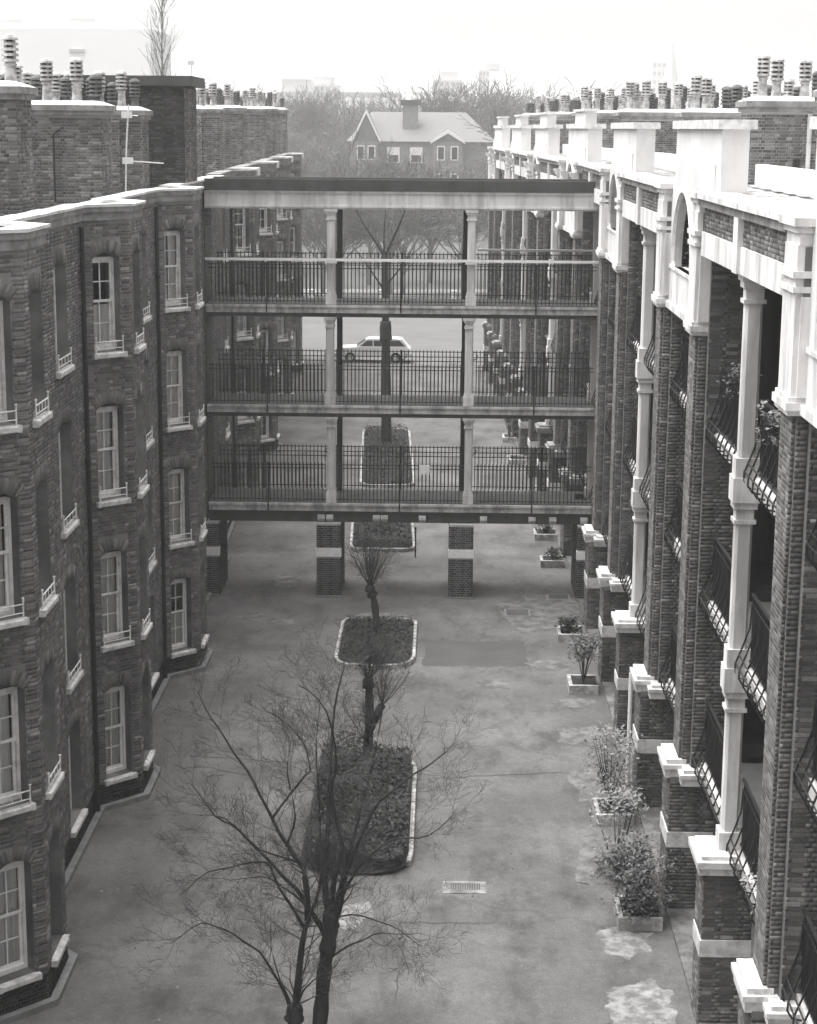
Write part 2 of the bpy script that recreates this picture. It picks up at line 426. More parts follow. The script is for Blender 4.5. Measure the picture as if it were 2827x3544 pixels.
def rough_poly(poly, k=5, amp=0.05):
    out = []
    for i, p in enumerate(poly):
        q = poly[(i + 1) % len(poly)]
        for t in range(k):
            s = t / k; out.append((p[0] + (q[0] - p[0]) * s + random.uniform(-amp, amp), p[1] + (q[1] - p[1]) * s + random.uniform(-amp, amp)))
    return out
PATCH = [
    ('pale', [(2.85, 27.04), (3.56, 27.32), (3.8, 26.84), (3.7, 25.8), (2.8, 25.76), (2.68, 26.47)]),
    ('pale', [(2.8, 29.07), (3.05, 29.2), (3.65, 29.0), (3.56, 28.36), (3.24, 28.0), (2.83, 28.16)]),
    ('mid', [(2.81, 39.87), (3.57, 39.97), (3.8, 39.32), (3.57, 38.59), (2.65, 38.78)]),
    ('mid', [(2.78, 42.0), (3.2, 42.1), (3.8, 42.0), (3.57, 41.37), (2.79, 41.45)]),
    ('pale', [(-1.89, 29.77), (-1.33, 30.19), (-1.06, 29.8), (-1.28, 29.11), (-1.59, 28.82)]),
    ('mid', [(-5.15, 53.95), (-4.21, 54.0), (-4.23, 52.47), (-4.79, 52.32)]),
    ('mid', [(1.65, 50.99), (2.84, 51.59), (4.01, 51.54), (3.91, 49.53), (3.3, 48.3), (2.14, 47.73), (1.8, 49.43)]),
    ('mid', [(-2.5, 48.8), (-2.45, 49.32), (-1.94, 49.76), (-0.99, 49.65), (-0.64, 48.8)]),
    ('mid', [(2.27, 45.04), (2.65, 45.27), (3.37, 45.09), (3.2, 44.25), (2.6, 44.34)]),
    ('mid', [(2.76, 33.7), (3.08, 33.8), (3.05, 32.41), (2.82, 31.07), (2.55, 31.28)]),
    ('mid', [(2.8, 37.0), (3.7, 37.2), (3.6, 35.2), (2.9, 35.3)]),
    ('mid', [(0.9, 43.6), (1.75, 43.6), (1.8, 42.6), (0.9, 42.7)]),
    ('mid', [(-5.6, 49.3), (-4.9, 49.5), (-4.9, 48.9), (-5.5, 48.8)]),
    ('mid', [(-4.8, 49.0), (-4.0, 49.1), (-3.9, 48.5), (-4.7, 48.4)]),
]
for i, (k, p) in enumerate(PATCH):
    sheet('asphalt_patch', rough_poly(rough_poly(p, 3, .09), 5, .03), 0.004 + 0.0004 * (i % 4), PAVEW if k == 'pale' else PAVE)
# darker resurfaced strips of asphalt across the yard
TARS = plain('tar_seam', 0.045, 0.075, 2, bmp=0)
DARKP = plain('asphalt_dark', 0.075, 0.1, 1.0, rough=0.92, fine=0.3)
sheet('asphalt_strip', rough_poly([(-0.4, 46.9), (2.3, 47.0), (2.3, 44.7), (-0.4, 44.6)], 8, 0.06), 0.0035, DARKP)
for sx, sy, ex, ey in ((-.58, 29.28, .98, 29.3), (-.58, 29.28, -.62, 26.2), (-5.9, 46.0, -2.9, 45.8), (-5.4, 37.6, -2.6, 37.2), (-.2, 36.4, 2.7, 36.9)):
    n = 14; L_ = [(sx + (ex - sx) * i / n + random.gauss(0, .02), sy + (ey - sy) * i / n + random.gauss(0, .02)) for i in range(n + 1)]
    w = .014 if abs(ex - sx) > abs(ey - sy) else 0; h = .014 - w
    sheet('tar_seam', [(x - h, y - w * 1.6) for x, y in L_] + [(x + h, y + w * 1.6) for x, y in reversed(L_)], 0.0055, TARS)
# drain grating with its pale surround, and iron covers
t = root('drain_grating', (0.5, 30.8, 0), 'long slotted drain grating in a white concrete surround in the open yard', 'drain')
m = MB(); m.box(0.12, 30.53, 0, 0.9, 30.68, 0.012); m.box(0.12, 30.98, 0, 0.9, 31.06, 0.012); m.box(0.12, 30.68, 0, 0.26, 30.98, 0.012); m.box(0.79, 30.68, 0, 0.9, 30.98, 0.012)
m.build('surround', PAVEW, t); box_ob('pit', (0.26, 30.68, 0.0, 0.79, 30.98, 0.003), IRON, t)
m = MB(); m.box(0, 0, 0, 0.016, 0.3, 0.01); sm = m.mesh('slot_bar', KERBG)
for i in range(17): link('slot_bar', sm, t, Matrix.Translation((0.265 + i * 0.031, 30.68, 0.003)))
for (x0, x1, y0, y1), lab in zip([(1.9, 2.52, 49.6, 50.28), (3.21, 3.77, 51.5, 52.06), (2.54, 3.1, 51.42, 51.92)],
        ['dark rectangular iron cover set in the pale patch before the bridge', 'dark iron cover under the bridge edge nearest the gallery piers', 'worn pale rimmed cover between the two dark iron covers']):
    t = root('manhole_cover', ((x0 + x1) / 2, (y0 + y1) / 2, 0), lab, 'manhole cover')
    m = MB(); m.box(x0 - .05, y0 - .05, 0, x1 + .05, y0, .012); m.box(x0 - .05, y1, 0, x1 + .05, y1 + .05, .012); m.box(x0 - .05, y0, 0, x0, y1, .012); m.box(x1, y0, 0, x1 + .05, y1, .012)
    m.build('rim', KERBG, t); box_ob('plate', (x0, y0, 0, x1, y1, 0.009), PAVE if 'pale rimmed' in lab else DARKP, t)

# ------------------------------------------------------------------ shared pieces: sash window, pots
def curtain_mesh(w, h, seed, gap=0.0, drop=0.0):
    m = MB(); rr = random.Random(seed); K = 22; ph = rr.random() * 6
    def strip(a, b):
        n = max(4, int(K * (b - a) / w)); pr = None
        for i in range(n + 1):
            x = a + (b - a) * i / n; y = 0.018 * math.sin(x * 46 + ph) + 0.008 * math.sin(x * 101)
            if pr: m.quad((pr[0], pr[1], 0.02), (x, y, 0.02), (x, y, h - drop), (pr[0], pr[1], h - drop))
            pr = (x, y)
    if gap: strip(0.02, w * (0.5 - gap)); strip(w * (0.5 + gap), w - 0.02)
    else: strip(0.02, w - 0.02)
    return m.mesh('curtain', CURT)

def frame_mesh(w, h, rise, cols=2, rows=2):
    """two box sashes, upper one proud; local x across, y inwards, z up; origin lower-left at outer face"""
    m = MB(); b = 0.05
    m.box(0, 0, 0, b, 0.1, h - rise); m.box(w - b, 0, 0, w, 0.1, h - rise); m.box(b, 0, 0, w - b, 0.1, 0.07); m.box(b, 0, h - b - rise, w - b, 0.1, h - rise + .02); m.m = 1; m.box(b, .02, h - rise + .021, w - b, .1, h + .02); m.m = 0  # dark board fills the arched head; reveal shadow put into its colour
    mid = h * 0.5; mb = 0.022
    def sash(z0, z1, y0):
        y1 = y0 + 0.035; s = 0.04
        m.box(b, y0, z0, b + s, y1, z1); m.box(w - b - s, y0, z0, w - b, y1, z1); m.box(b + s, y0, z0, w - b - s, y1, z0 + s + .01); m.box(b + s, y0, z1 - s, w - b - s, y1, z1)
        for c in range(1, cols):
            x = b + s + (w - 2 * b - 2 * s) * c / cols; m.box(x - mb / 2, y0 + .004, z0 + s + .01, x + mb / 2, y1 - .004, z1 - s)
        for r_ in range(1, rows):
            z = z0 + s + (z1 - z0 - 2 * s) * r_ / rows
            for c in range(cols):
                xa = b + s + (w - 2 * b - 2 * s) * c / cols + mb / 2; xb = b + s + (w - 2 * b - 2 * s) * (c + 1) / cols - mb / 2
                m.box(xa, y0 + .004, z - mb / 2, xb, y1 - .004, z + mb / 2)
    sash(mid - 0.02, h - b - rise, 0.02); sash(0.07, mid + 0.02, 0.06)
    return m.mesh('frame', [FRAME, DOORM])

_wm = {}
def sash_window(parent, O, u, n, w, h, rise, recess=0.17, curtain=1, fresh=False, name='window'):
    """O: lower-left of opening on the wall face"""
    u = Vector(u).normalized(); n = Vector(n).normalized()
    O = Vector(O) - n * recess
    basis = Matrix(((u.x, -n.x, 0, O.x), (u.y, -n.y, 0, O.y), (0, 0, 1, O.z), (0, 0, 0, 1)))
    key = (round(w, 2), round(h, 2), rise)
    if key not in _wm:
        fm = frame_mesh(w, h, rise); pm = MB(); pw = (w - 0.2) / 2; ph = (h * 0.5 - 0.1) / 2
        pm.quad((0, 0, 0), (pw, 0, 0), (pw, 0, ph), (0, 0, ph)); _wm[key] = (fm, pm.mesh('pane', GLASS), pw, ph)
    fm, pm, pw, ph = _wm[key]
    if fresh:
        if (key, 'w') not in _wm: fm2 = fm.copy(); fm2.materials[0] = PAINT; _wm[(key, 'w')] = fm2
        fm = _wm[(key, 'w')]
    fo = link(name, fm, parent, basis)
    for k in range(2):
        z0, y = ((0.11, 0.078) if k == 0 else (h * 0.5 + 0.02, 0.038))
        for c in range(2):
            for r_ in range(2):
                link('pane', pm, fo, Matrix.Translation((0.095 + c * (pw + 0.005), y, z0 + r_ * (ph + 0.002))))
    if curtain:
        ck = (key, curtain)
        if ck not in _wm: _wm[ck] = curtain_mesh(w - 0.1, h - 0.1, curtain, gap=(0.0, 0.0, 0.05, 0.0, 0.12)[curtain % 5], drop=(0, 0, 0, h * 0.5)[curtain % 4])
        link('curtain', _wm[ck], fo, Matrix.Translation((0.05, 0.125, 0.03)))
    return fo

_sm = {}
def sill(parent, O, u, n, w, ext=0.07, guard=True, proud=0.1, recess=0.2):
    u = Vector(u).normalized(); n = Vector(n).normalized(); O = Vector(O)
    basis = Matrix(((u.x, n.x, 0, O.x), (u.y, n.y, 0, O.y), (0, 0, 1, O.z), (0, 0, 0, 1)))
    k = round(w, 2)
    if k not in _sm:
        m = MB(); m.ext([(-recess, 0.0), (-recess, -0.02), (0.0, -0.125), (proud - .015, -0.125), (proud, -0.11), (proud, -0.045), (proud - .015, -0.03), (0, -0.012)], (0, 0, 0), (0, 1, 0), (0, 0, 1), (w, 0, 0))
        m.box(-ext, 0.002, -0.125, -0.001, proud - .002, -0.022); m.box(w + .001, 0.002, -0.125, w + ext, proud - .002, -0.022)
        g_ = MB()
        for x in (0.0, w): g_.tube([(x, 0.05, -0.03), (x, 0.05, 0.26)], 0.014, 6); g_.lathe([(0.0, 0), (.022, 0.008), (.022, .03), (0, .04)], (x, 0.05, 0.255), 6)
        g_.tube([(0, 0.05, 0.19), (w, 0.05, 0.19)], 0.012, 6); g_.tube([(0, 0.05, 0.06), (w, 0.05, 0.06)], 0.009, 6)
        for i in range(1, 4): g_.tube([(w * i / 4, 0.05, 0.06), (w * i / 4, 0.05, 0.19)], 0.008, 4)
        _sm[k] = (m.mesh('sill', SILL), g_.mesh('window_guard', FRAME))
    link('sill', _sm[k][0], parent, basis)
    if guard: link('window_guard', _sm[k][1], parent, basis)

def pot_mesh(mat, tall, seed):
    m = MB(); h = tall
    m.lathe([(0.17, 0), (0.17, 0.04), (0.145, 0.06), (0.115, h * 0.9), (0.15, h * 0.93), (0.15, h), (0.12, h + .01), (.12, h + .04)], sides=14)
    z = h + 0.04
    for i in range(4):
        m.m = 0; m.lathe([(0.13, z), (0.195, z + 0.004), (0.185, z + 0.05), (0.12, z + 0.07)], sides=14)
        m.m = 1; m.lathe([(0.12, z + .071), (0.12, z + 0.108)], sides=14); z += 0.108
    m.m = 0; m.lathe([(.13, z), (0.195, z + .004), (0.18, z + 0.05), (0.13, z + 0.1), (0.05, z + 0.125)], sides=14)
    for k in range(4):
        a = PI / 4 + k * PI / 2; m.box(0.14 * math.cos(a) - .025, 0.14 * math.sin(a) - .025, h + .03, 0.14 * math.cos(a) + .025, 0.14 * math.sin(a) + .025, z)
    return m.mesh('chimney_pot', [mat, IRON])
POTS = [pot_mesh(POT, 0.5, 1), pot_mesh(POT, 0.4, 2), pot_mesh(POTD, 0.12, 3), pot_mesh(POTD, 0.3, 4)]

def stack(bk, parent, x0, x1, y0, y1, z0, z1, bmat, mort, pots, seed, strips=(), pot_rows=2):
    """brick chimney stack across the roof: core, bricks, cap courses, flaunching and pots"""
    rr = random.Random(seed)
    m = MB(); m.box(x0, y0, z0, x1, y1, z1); s = m.build('chimney_stack', mort, parent)
    bk.face(s, bmat, (x0, y0, z0), (1, 0, 0), (0, -1, 0), x1 - x0, z1 - z0)
    end_n = 1 if x1 < 0 else -1
    if end_n > 0: bk.face(s, bmat, (x1, y0, z0), (0, 1, 0), (1, 0, 0), y1 - y0, z1 - z0)
    else: bk.face(s, bmat, (x0, y1, z0), (0, -1, 0), (-1, 0, 0), y1 - y0, z1 - z0)
    for a, b in strips:
        c = MB(); c.box(a, y0 - .1, z0, b, y0 + .002, z1 - .02); so = c.build('brick_pilaster', mort, s)
        bk.face(s, bmat, (a, y0 - .1, z0), (1, 0, 0), (0, -1, 0), b - a, z1 - z0 - .02)
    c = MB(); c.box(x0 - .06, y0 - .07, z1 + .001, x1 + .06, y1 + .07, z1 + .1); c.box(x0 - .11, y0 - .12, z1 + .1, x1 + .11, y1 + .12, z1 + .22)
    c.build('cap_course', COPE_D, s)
    c = MB(); a0, a1, b0, b1 = x0 - .09, x1 + .09, y0 - .1, y1 + .1; zt = z1 + .221
    c.v = [(a0, b0, zt), (a1, b0, zt), (a1, b1, zt), (a0, b1, zt), (a0 + .25, b0 + .25, zt + .1), (a1 - .25, b0 + .25, zt + .1), (a1 - .25, b1 - .25, zt + .1), (a0 + .25, b1 - .25, zt + .1)]
    c.f = [(0, 1, 5, 4), (1, 2, 6, 5), (2, 3, 7, 6), (3, 0, 4, 7), (4, 5, 6, 7)]; c.mi = [0] * 5
    c.build('flaunching', FLAUNCH, s)
    for rw in range(pot_rows):
        y = y0 + (y1 - y0) * ((rw + .5) / pot_rows)
        for i in range(pots):
            x = x0 + .28 + (x1 - x0 - .56) * (i + (0.0 if rw == 0 else 0.45)) / max(1, pots - 1 + (0.45 if pot_rows > 1 else 0))
            k = rr.choice([0, 0, 1, 1, 2]) if rw == 0 else rr.choice([1, 2, 2, 3])
            sc = rr.uniform(0.94, 1.08); sw = sc * .76
            link('chimney_pot', POTS[k], s, Matrix.Translation((x, y, zt + .06)) @ Matrix.Rotation(rr.random() * 3, 4, 'Z') @ Matrix.Diagonal((sw, sw, sc * .84, 1)))
    return s

lt = MB()
for i in range(900):
    x, y = random.uniform(-6, 3.8), random.uniform(23, 56); s_ = random.choice([.008, .012, .012, .02, .03]); a = random.random() * 6.3
    if random.random() < .5: x = random.choice([random.gauss(-5.7, .35), random.gauss(2.9, .4), random.gauss(-1.6, 1.2)])
    u = Vector((math.cos(a), math.sin(a), .2)) * s_; v = Vector((-math.sin(a), math.cos(a), .1)) * s_ * random.uniform(.4, .9); c = Vector((x, y, .012)); lt.m = 0 if random.random() < .55 else 1
    lt.quad(c - u, c - v, c + u, c + v)
tag(lt.build('litter', [PAVEW, LEAFD]), 'fallen leaves and scraps scattered thinly over the asphalt yard', 'litter', kind='stuff')

# ------------------------------------------------------------------ left apartment block
def bay_block(name, loc, label, y_start, y_end, bays, xw, xb, ztop, floors, stacks, singles, flats, rz=0.0, front=1.44, extras=None, curtains=True, plinth=True, door_y=None):
    rt = root(name, loc, label, 'building', rz=rz)
    xf = Matrix.Translation(loc) @ Matrix.Rotation(rz, 4, 'Z') @ Matrix.Translation(-Vector(loc))
    bk = Bricks(xf); core = MB(); rr = random.Random(len(name) + int(y_start))
    wall = None
    d = xb - xw
    path = [(xw, y_start)]
    segs = []       # (p,q,kind,bay)
    y = y_start
    for b, N in enumerate(bays):
        j0, f, j1 = N - d, N + front, N + front + d
        segs += [((xw, y), (xw, j0), 'flat', b), ((xw, j0), (xb, N), 'cant', b), ((xb, N), (xb, f), 'front', b), ((xb, f), (xw, j1), 'back', b)]
        y = j1
    segs.append(((xw, y), (xw, y_end), 'flat', len(bays)))
    todo = []
    H = ztop - 0.3
    for p, q, kind, b in segs:
        u = Vector((q[0] - p[0], q[1] - p[1], 0)); W = u.length; u.normalize(); n = Vector((u.y, -u.x, 0))
        holes = []
        if kind == 'cant' or kind == 'back': holes = [(W / 2 - .31, W / 2 + .31)]
        elif kind == 'front': holes = [(W / 2 - .42, W / 2 + .42)]
        elif kind == 'flat':
            for fy in flats:
                for s in ([q[1] + fy] if b < len(bays) else [p[1] + (q[1] - p[1]) * .3]):
                    if s - .55 > p[1] + .3 and s + .55 < q[1] - .1: holes.append((s - .55 - p[1], s + .55 - p[1]))
            holes = sorted(set(holes))
        hl = []
        for a, c in holes:
            for fi, zf in enumerate(floors): hl.append((a, zf, c, zf + 1.88, 0.12))
        todo.append((p, q, kind, b, u, n, W, hl))
        wall_face(core, (p[0], p[1], 0), u, n, W, H, hl, 0.32)
    wall = core.build('wall', MORT_L, rt)
    for p, q, kind, b, u, n, W, hl in todo:
        if kind != 'back' or True:
            hh = [(h[0] - .005, h[1] - (0.1), h[2] + .005, h[3] - h[4]) for h in hl] + [(h[0] - .035, h[3] - h[4] - .01, h[2] + .035, h[3] + .24) for h in hl]
            zs = 0.55 if plinth else 0.0
            bk.face(wall, BR_L, (p[0], p[1], zs), u, n, W, H - zs, [(a, b0 - zs, c, e - zs) for a, b0, c, e in hh])
            if plinth: bk.face(wall, BR_PL, (p[0], p[1], 0), u, n, W, zs, [h for h in hh if h[1] < zs])
            for h in hl: bk.arch(wall, BR_L, (p[0], p[1], 0), u, n, h, 0.225)
        if kind == 'back': hl = hl if rz else hl
        for h in hl:
            O = Vector((p[0], p[1], 0)) + u * h[0] + Vector((0, 0, h[1]))
            cu = (rr.choice([1, 2, 5, 6, 3]) if kind == 'cant' else rr.choice([1, 2, 3, 4, 0])) if curtains else rr.choice([1, 0, 2])
            sash_window(rt, O, u, n, h[2] - h[0], h[3] - h[1], h[4], recess=0.2, curtain=cu, fresh=h[1] < 1.5)
            sill(rt, O, u, n, h[2] - h[0], guard=(h[1] > 1.5), recess=0.2)
    # parapet: oversailing brick courses and pale coping round every bay, straight coping behind
    pts = []
    for p, q, kind, b in segs: pts.append(p)
    pts.append(segs[-1][1])
    def offset(pts, dd):
        out = []
        for i, p in enumerate(pts):
            a = Vector(pts[max(i - 1, 0)]); c = Vector(pts[min(i + 1, len(pts) - 1)]); P = Vector(p)
            n1 = (P - a); n2 = (c - P)
            ns = []
            for w in (n1, n2):
                if w.length > 1e-6: w = w.normalized(); ns.append(Vector((w.y, -w.x)))
            nn = sum(ns, Vector((0, 0))); nn.normalize(); k = 1 / max(0.6, nn.dot(ns[0]))
            out.append(P + nn * dd * k)
        return out
    def band(dd_out, dd_in, z0, z1, mat, nm, stones=0):
        a = offset(pts, dd_out); c = offset(pts, dd_in); m = MB()
        if stones:
            for i in range(len(pts) - 1):
                k = max(1, int((a[i + 1] - a[i]).length / stones)); g_ = .004 / max(.1, (a[i + 1] - a[i]).length)
                for j in range(k):
                    s0, s1 = j / k + (g_ if j else 0), (j + 1) / k - (g_ if j < k - 1 else 0); w = MB(); dz = random.uniform(-.006, .006)
                    w.prism([tuple(c[i].lerp(c[i + 1], s0)), tuple(a[i].lerp(a[i + 1], s0)), tuple(a[i].lerp(a[i + 1], s1)), tuple(c[i].lerp(c[i + 1], s1))], z0, z1 + dz); w.build(nm, mat, rt)
            return
        for i in range(len(pts) - 1):
            m.prism([tuple(c[i]), tuple(a[i]), tuple(a[i + 1]), tuple(c[i + 1])], z0, z1)
        return m.build(nm, mat, rt)
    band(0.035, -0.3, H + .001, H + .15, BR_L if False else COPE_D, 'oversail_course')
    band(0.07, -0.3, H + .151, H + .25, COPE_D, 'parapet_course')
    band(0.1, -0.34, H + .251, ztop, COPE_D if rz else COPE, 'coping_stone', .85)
    if rz:
        for N in bays:
            m = MB(); m.box(xb - .5, N + .05, H + .1, xb + .13, N + front - .05, ztop + .06); m.build('white_block', WHITE, rt)
    m = MB()
    for b, N in enumerate(bays):
        m.box(xw - .42, N - d - .25, H - .2, xw - .06, N + front + d + .25, ztop - .05)
    m.build('inner_coping', COPE_D if rz else COPE, rt)
    m = MB(); m.box(xw - 9.0, y_start, H - .35, xw - .02, y_end, H - .25)
    for N in bays: m.prism([(xw - .02, N - d), (xb - .05, N), (xb - .05, N + front), (xw - .02, N + front + d)], H - .33, H - .23)
    m.build('roof', FELT, rt)
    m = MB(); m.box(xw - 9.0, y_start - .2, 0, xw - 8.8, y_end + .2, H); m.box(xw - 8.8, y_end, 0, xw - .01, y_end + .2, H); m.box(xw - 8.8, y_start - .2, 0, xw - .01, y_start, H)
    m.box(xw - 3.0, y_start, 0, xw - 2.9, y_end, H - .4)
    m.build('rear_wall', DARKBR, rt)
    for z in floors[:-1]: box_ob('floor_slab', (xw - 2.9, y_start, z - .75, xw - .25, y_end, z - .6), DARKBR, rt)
    k = offset(pts, 0.03); k2 = offset(pts, 0.16); m = MB()
    for i in range(len(pts) - 1): m.prism([tuple(k[i]), tuple(k2[i]), tuple(k2[i + 1]), tuple(k[i + 1])], 0, 0.11)
    m.build('base_kerb', KERBG, rt)
    for N in bays:
        m = MB(); yy = N - d - .3; m.tube([(xw + .07, yy, 0.1), (xw + .07, yy, H - .1)], 0.045, 8)
        for z in (1.5, 4.3, 7.1, 9.9): m.lathe([(.06, 0), (.06, .08), (.045, .09)], (xw + .07, yy, z), 8)
        m.build('drainpipe', IRON, rt)
    for (x0, x1, y0, y1, z1, pots, sd, strips) in stacks:
        stack(bk, rt, x0, x1, y0, y1, H - .3, z1, BR_S, MORT_S if rz else MORT_M, pots, sd, strips)
    if extras: extras(rt, bk)
    bk.finish(singles)
    return rt

def left_extras(rt, bk):
    m = MB(); m.tube([(-8.75, 41.47, 11.7), (-8.75, 41.47, 13.2), (-8.6, 41.47, 13.3)], .025, 5); m.build('stack_cable', IRON, rt)
    # tall rendered tank wall at the bridge end
    m = MB(); m.box(-12.5, 48.0, 11.3, -6.72, 50.35, 14.4); tw = m.build('tank_house', TARRED, rt)
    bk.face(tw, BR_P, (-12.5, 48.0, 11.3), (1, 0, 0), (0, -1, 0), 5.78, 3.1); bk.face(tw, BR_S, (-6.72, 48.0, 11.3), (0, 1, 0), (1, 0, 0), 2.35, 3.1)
    box_ob('tank_coping', (-12.6, 47.85, 14.41, -6.5, 50.5, 14.66), FASC, tw)
    for z in (2.78, 5.64, 8.5): box_ob('bridge_door', (-6.8, 51.95, z, -6.745, 53.1, z + 2.1), DOORM, rt)  # dark panels added; the unlit doorway is put into their colour

left = bay_block('brick_apartment_block', (-7.5, 38, 0), 'long dark brick apartment block with canted bays and white sills along the yard', 18.0, 56.2,
    [26.13, 35.07, 44.01], -6.775, -6.01, 11.95, [0.62, 3.39, 6.29, 9.17],
    [(-12.6, -7.45, 32.3, 33.5, 13.83, 4, 3, ((-12.6, -10.2),)), (-12.6, -7.7, 41.6, 42.9, 13.62, 7, 5, ((-9.95, -9.35), (-12.6, -11.9))), (-11.5, -7.45, 45.7, 46.7, 13.55, 7, 9, ((-8.55, -8.0),))],
    300, [-2.04, -4.3], extras=left_extras)

# ------------------------------------------------------------------ gallery block pieces (right side of the yard)
XP, XBODY, XBK = 4.06, 4.25, 4.84
DZ = [2.78, 5.64, 8.5]

def belly_bar(mb, y, z, r=0.015, x=4.49):
    mb.tube([(x, y, z + 1.0), (x - .02, y, z + .62), (x - .12, y, z + .32), (x - .21, y, z + .08), (x - .215, y, z - .04), (x - .15, y, z - .14), (x + .0, y, z - .17)], r, 5, cap=False)

def upright(mb, y, z, x=4.49): mb.box(x - .009, y - .009, z + .1, x + .009, y + .009, z + 1.13)

_barm = []
def bowed_railing(rt, y0, y1, z, single=False, step=0.1, x=4.49):
    m = MB()
    m.box(x - .022, y0, z + 1.12, x + .022, y1, z + 1.15); m.box(x - .012, y0, z + .98, x + .012, y1, z + 1.0); m.box(x - .012, y0, z + .1, x + .012, y1, z + .13)
    for dx, dz in ((.21, .1), (.165, .22)): m.tube([(x - dx, y0, z + dz), (x - dx, y1, z + dz)], 0.012, 5)
    n = max(2, int((y1 - y0) / step)); sp = (y1 - y0) / n; nb = max(2, int((y1 - y0) / .36)); sb = (y1 - y0) / nb
    if not single:
        for i in range(1, n): upright(m, y0 + sp * i, z, x)
        for i in range(nb + 1): belly_bar(m, min(max(y0 + sb * i, y0 + .02), y1 - .02), z, x=x)
    rail = m.build('railing', IRON, rt)
    if single:
        if not _barm:
            b = MB(); upright(b, 0, 0); _barm.append(b.mesh('bar', IRON)); b = MB(); belly_bar(b, 0, 0); _barm.append(b.mesh('belly_bar', IRON))
        for i in range(1, n): link('bar', _barm[0], rail, Matrix.Translation((x - 4.49, y0 + sp * i, z)))
        for i in range(nb + 1): link('belly_bar', _barm[1], rail, Matrix.Translation((x - 4.49, min(max(y0 + sb * i, y0 + .02), y1 - .02), z)))
    return rail

def pier(rt, wall, bk, yp, zt):
    """brick pier; yp = far edge of its pilaster"""
    y0 = yp - .75
    core = MB()
    core.box(XBODY + .012, y0 - .2, DZ[0] - .1, XBK, yp + .12, zt); pc = MB(); pc.box(XP + .012, y0 + .012, DZ[0] - .1, XBODY + .02, yp - .012, zt - .01)
    core.box(XP + .06, y0 - .05, DZ[0] - .1, XBODY + .01, yp + .05, zt - .02)
    core.box(3.93, y0 - .12, 0, 4.75, yp + .08, DZ[0] - .3)
    po = core.build('pier', MORT_R, wall); pc.build('pilaster', MORT_M, wall)
    h = 10.15 - DZ[0]
    bk.face(po, BR_S, (XP + .012, yp - .012, DZ[0]), (0, -1, 0), (-1, 0, 0), .726, h, d=(.0012, .001))  # paler brick and mortar put this face's lit tone into the colour
    bk.face(po, BR_R, (XP + .012, y0 + .012, DZ[0]), (1, 0, 0), (0, -1, 0), .05, h)
    bk.face(po, BR_R, (XP + .06, y0 - .05, DZ[0]), (1, 0, 0), (0, -1, 0), .14, h)
    bk.face(po, BR_R, (XBODY + .012, y0 - .2, DZ[0]), (1, 0, 0), (0, -1, 0), .57, zt - DZ[0])
    bk.face(po, BR_R, (3.93, y0 - .12, 0), (1, 0, 0), (0, -1, 0), .82, 2.45, [(0, 1.2, .82, 1.5)])
    bk.face(po, BR_R, (3.93, yp + .08, 0), (0, -1, 0), (-1, 0, 0), .95, 2.45, [(0, 1.2, .95, 1.5)])
    m = MB(); m.box(3.905, y0 - .145, 1.2, 4.3, yp + .1, 1.48); m.box(4.3, y0 - .145, 1.2, 4.7, y0 - .1, 1.48); m.build('white_band', SILL, po)
    m = MB(); m.box(3.84, y0 - .1, 2.46, 4.25, yp + .06, 2.62); m.box(3.8, y0 - .14, 2.62, 4.25, yp + .08, 2.7); m.box(3.86, y0 - .08, 2.7, 4.2, yp + .03, 2.78)
    m.box(4.08, y0 - .42, 2.42, 4.7, y0 - .1, 2.56); m.box(4.05, y0 - .46, 2.56, 4.72, y0 - .1, 2.63); m.box(4.12, y0 - .38, 2.63, 4.68, y0 - .1, 2.69)
    m.build('ledge', COPE_D if rt.rotation_euler.z else SILL, po)
    return po

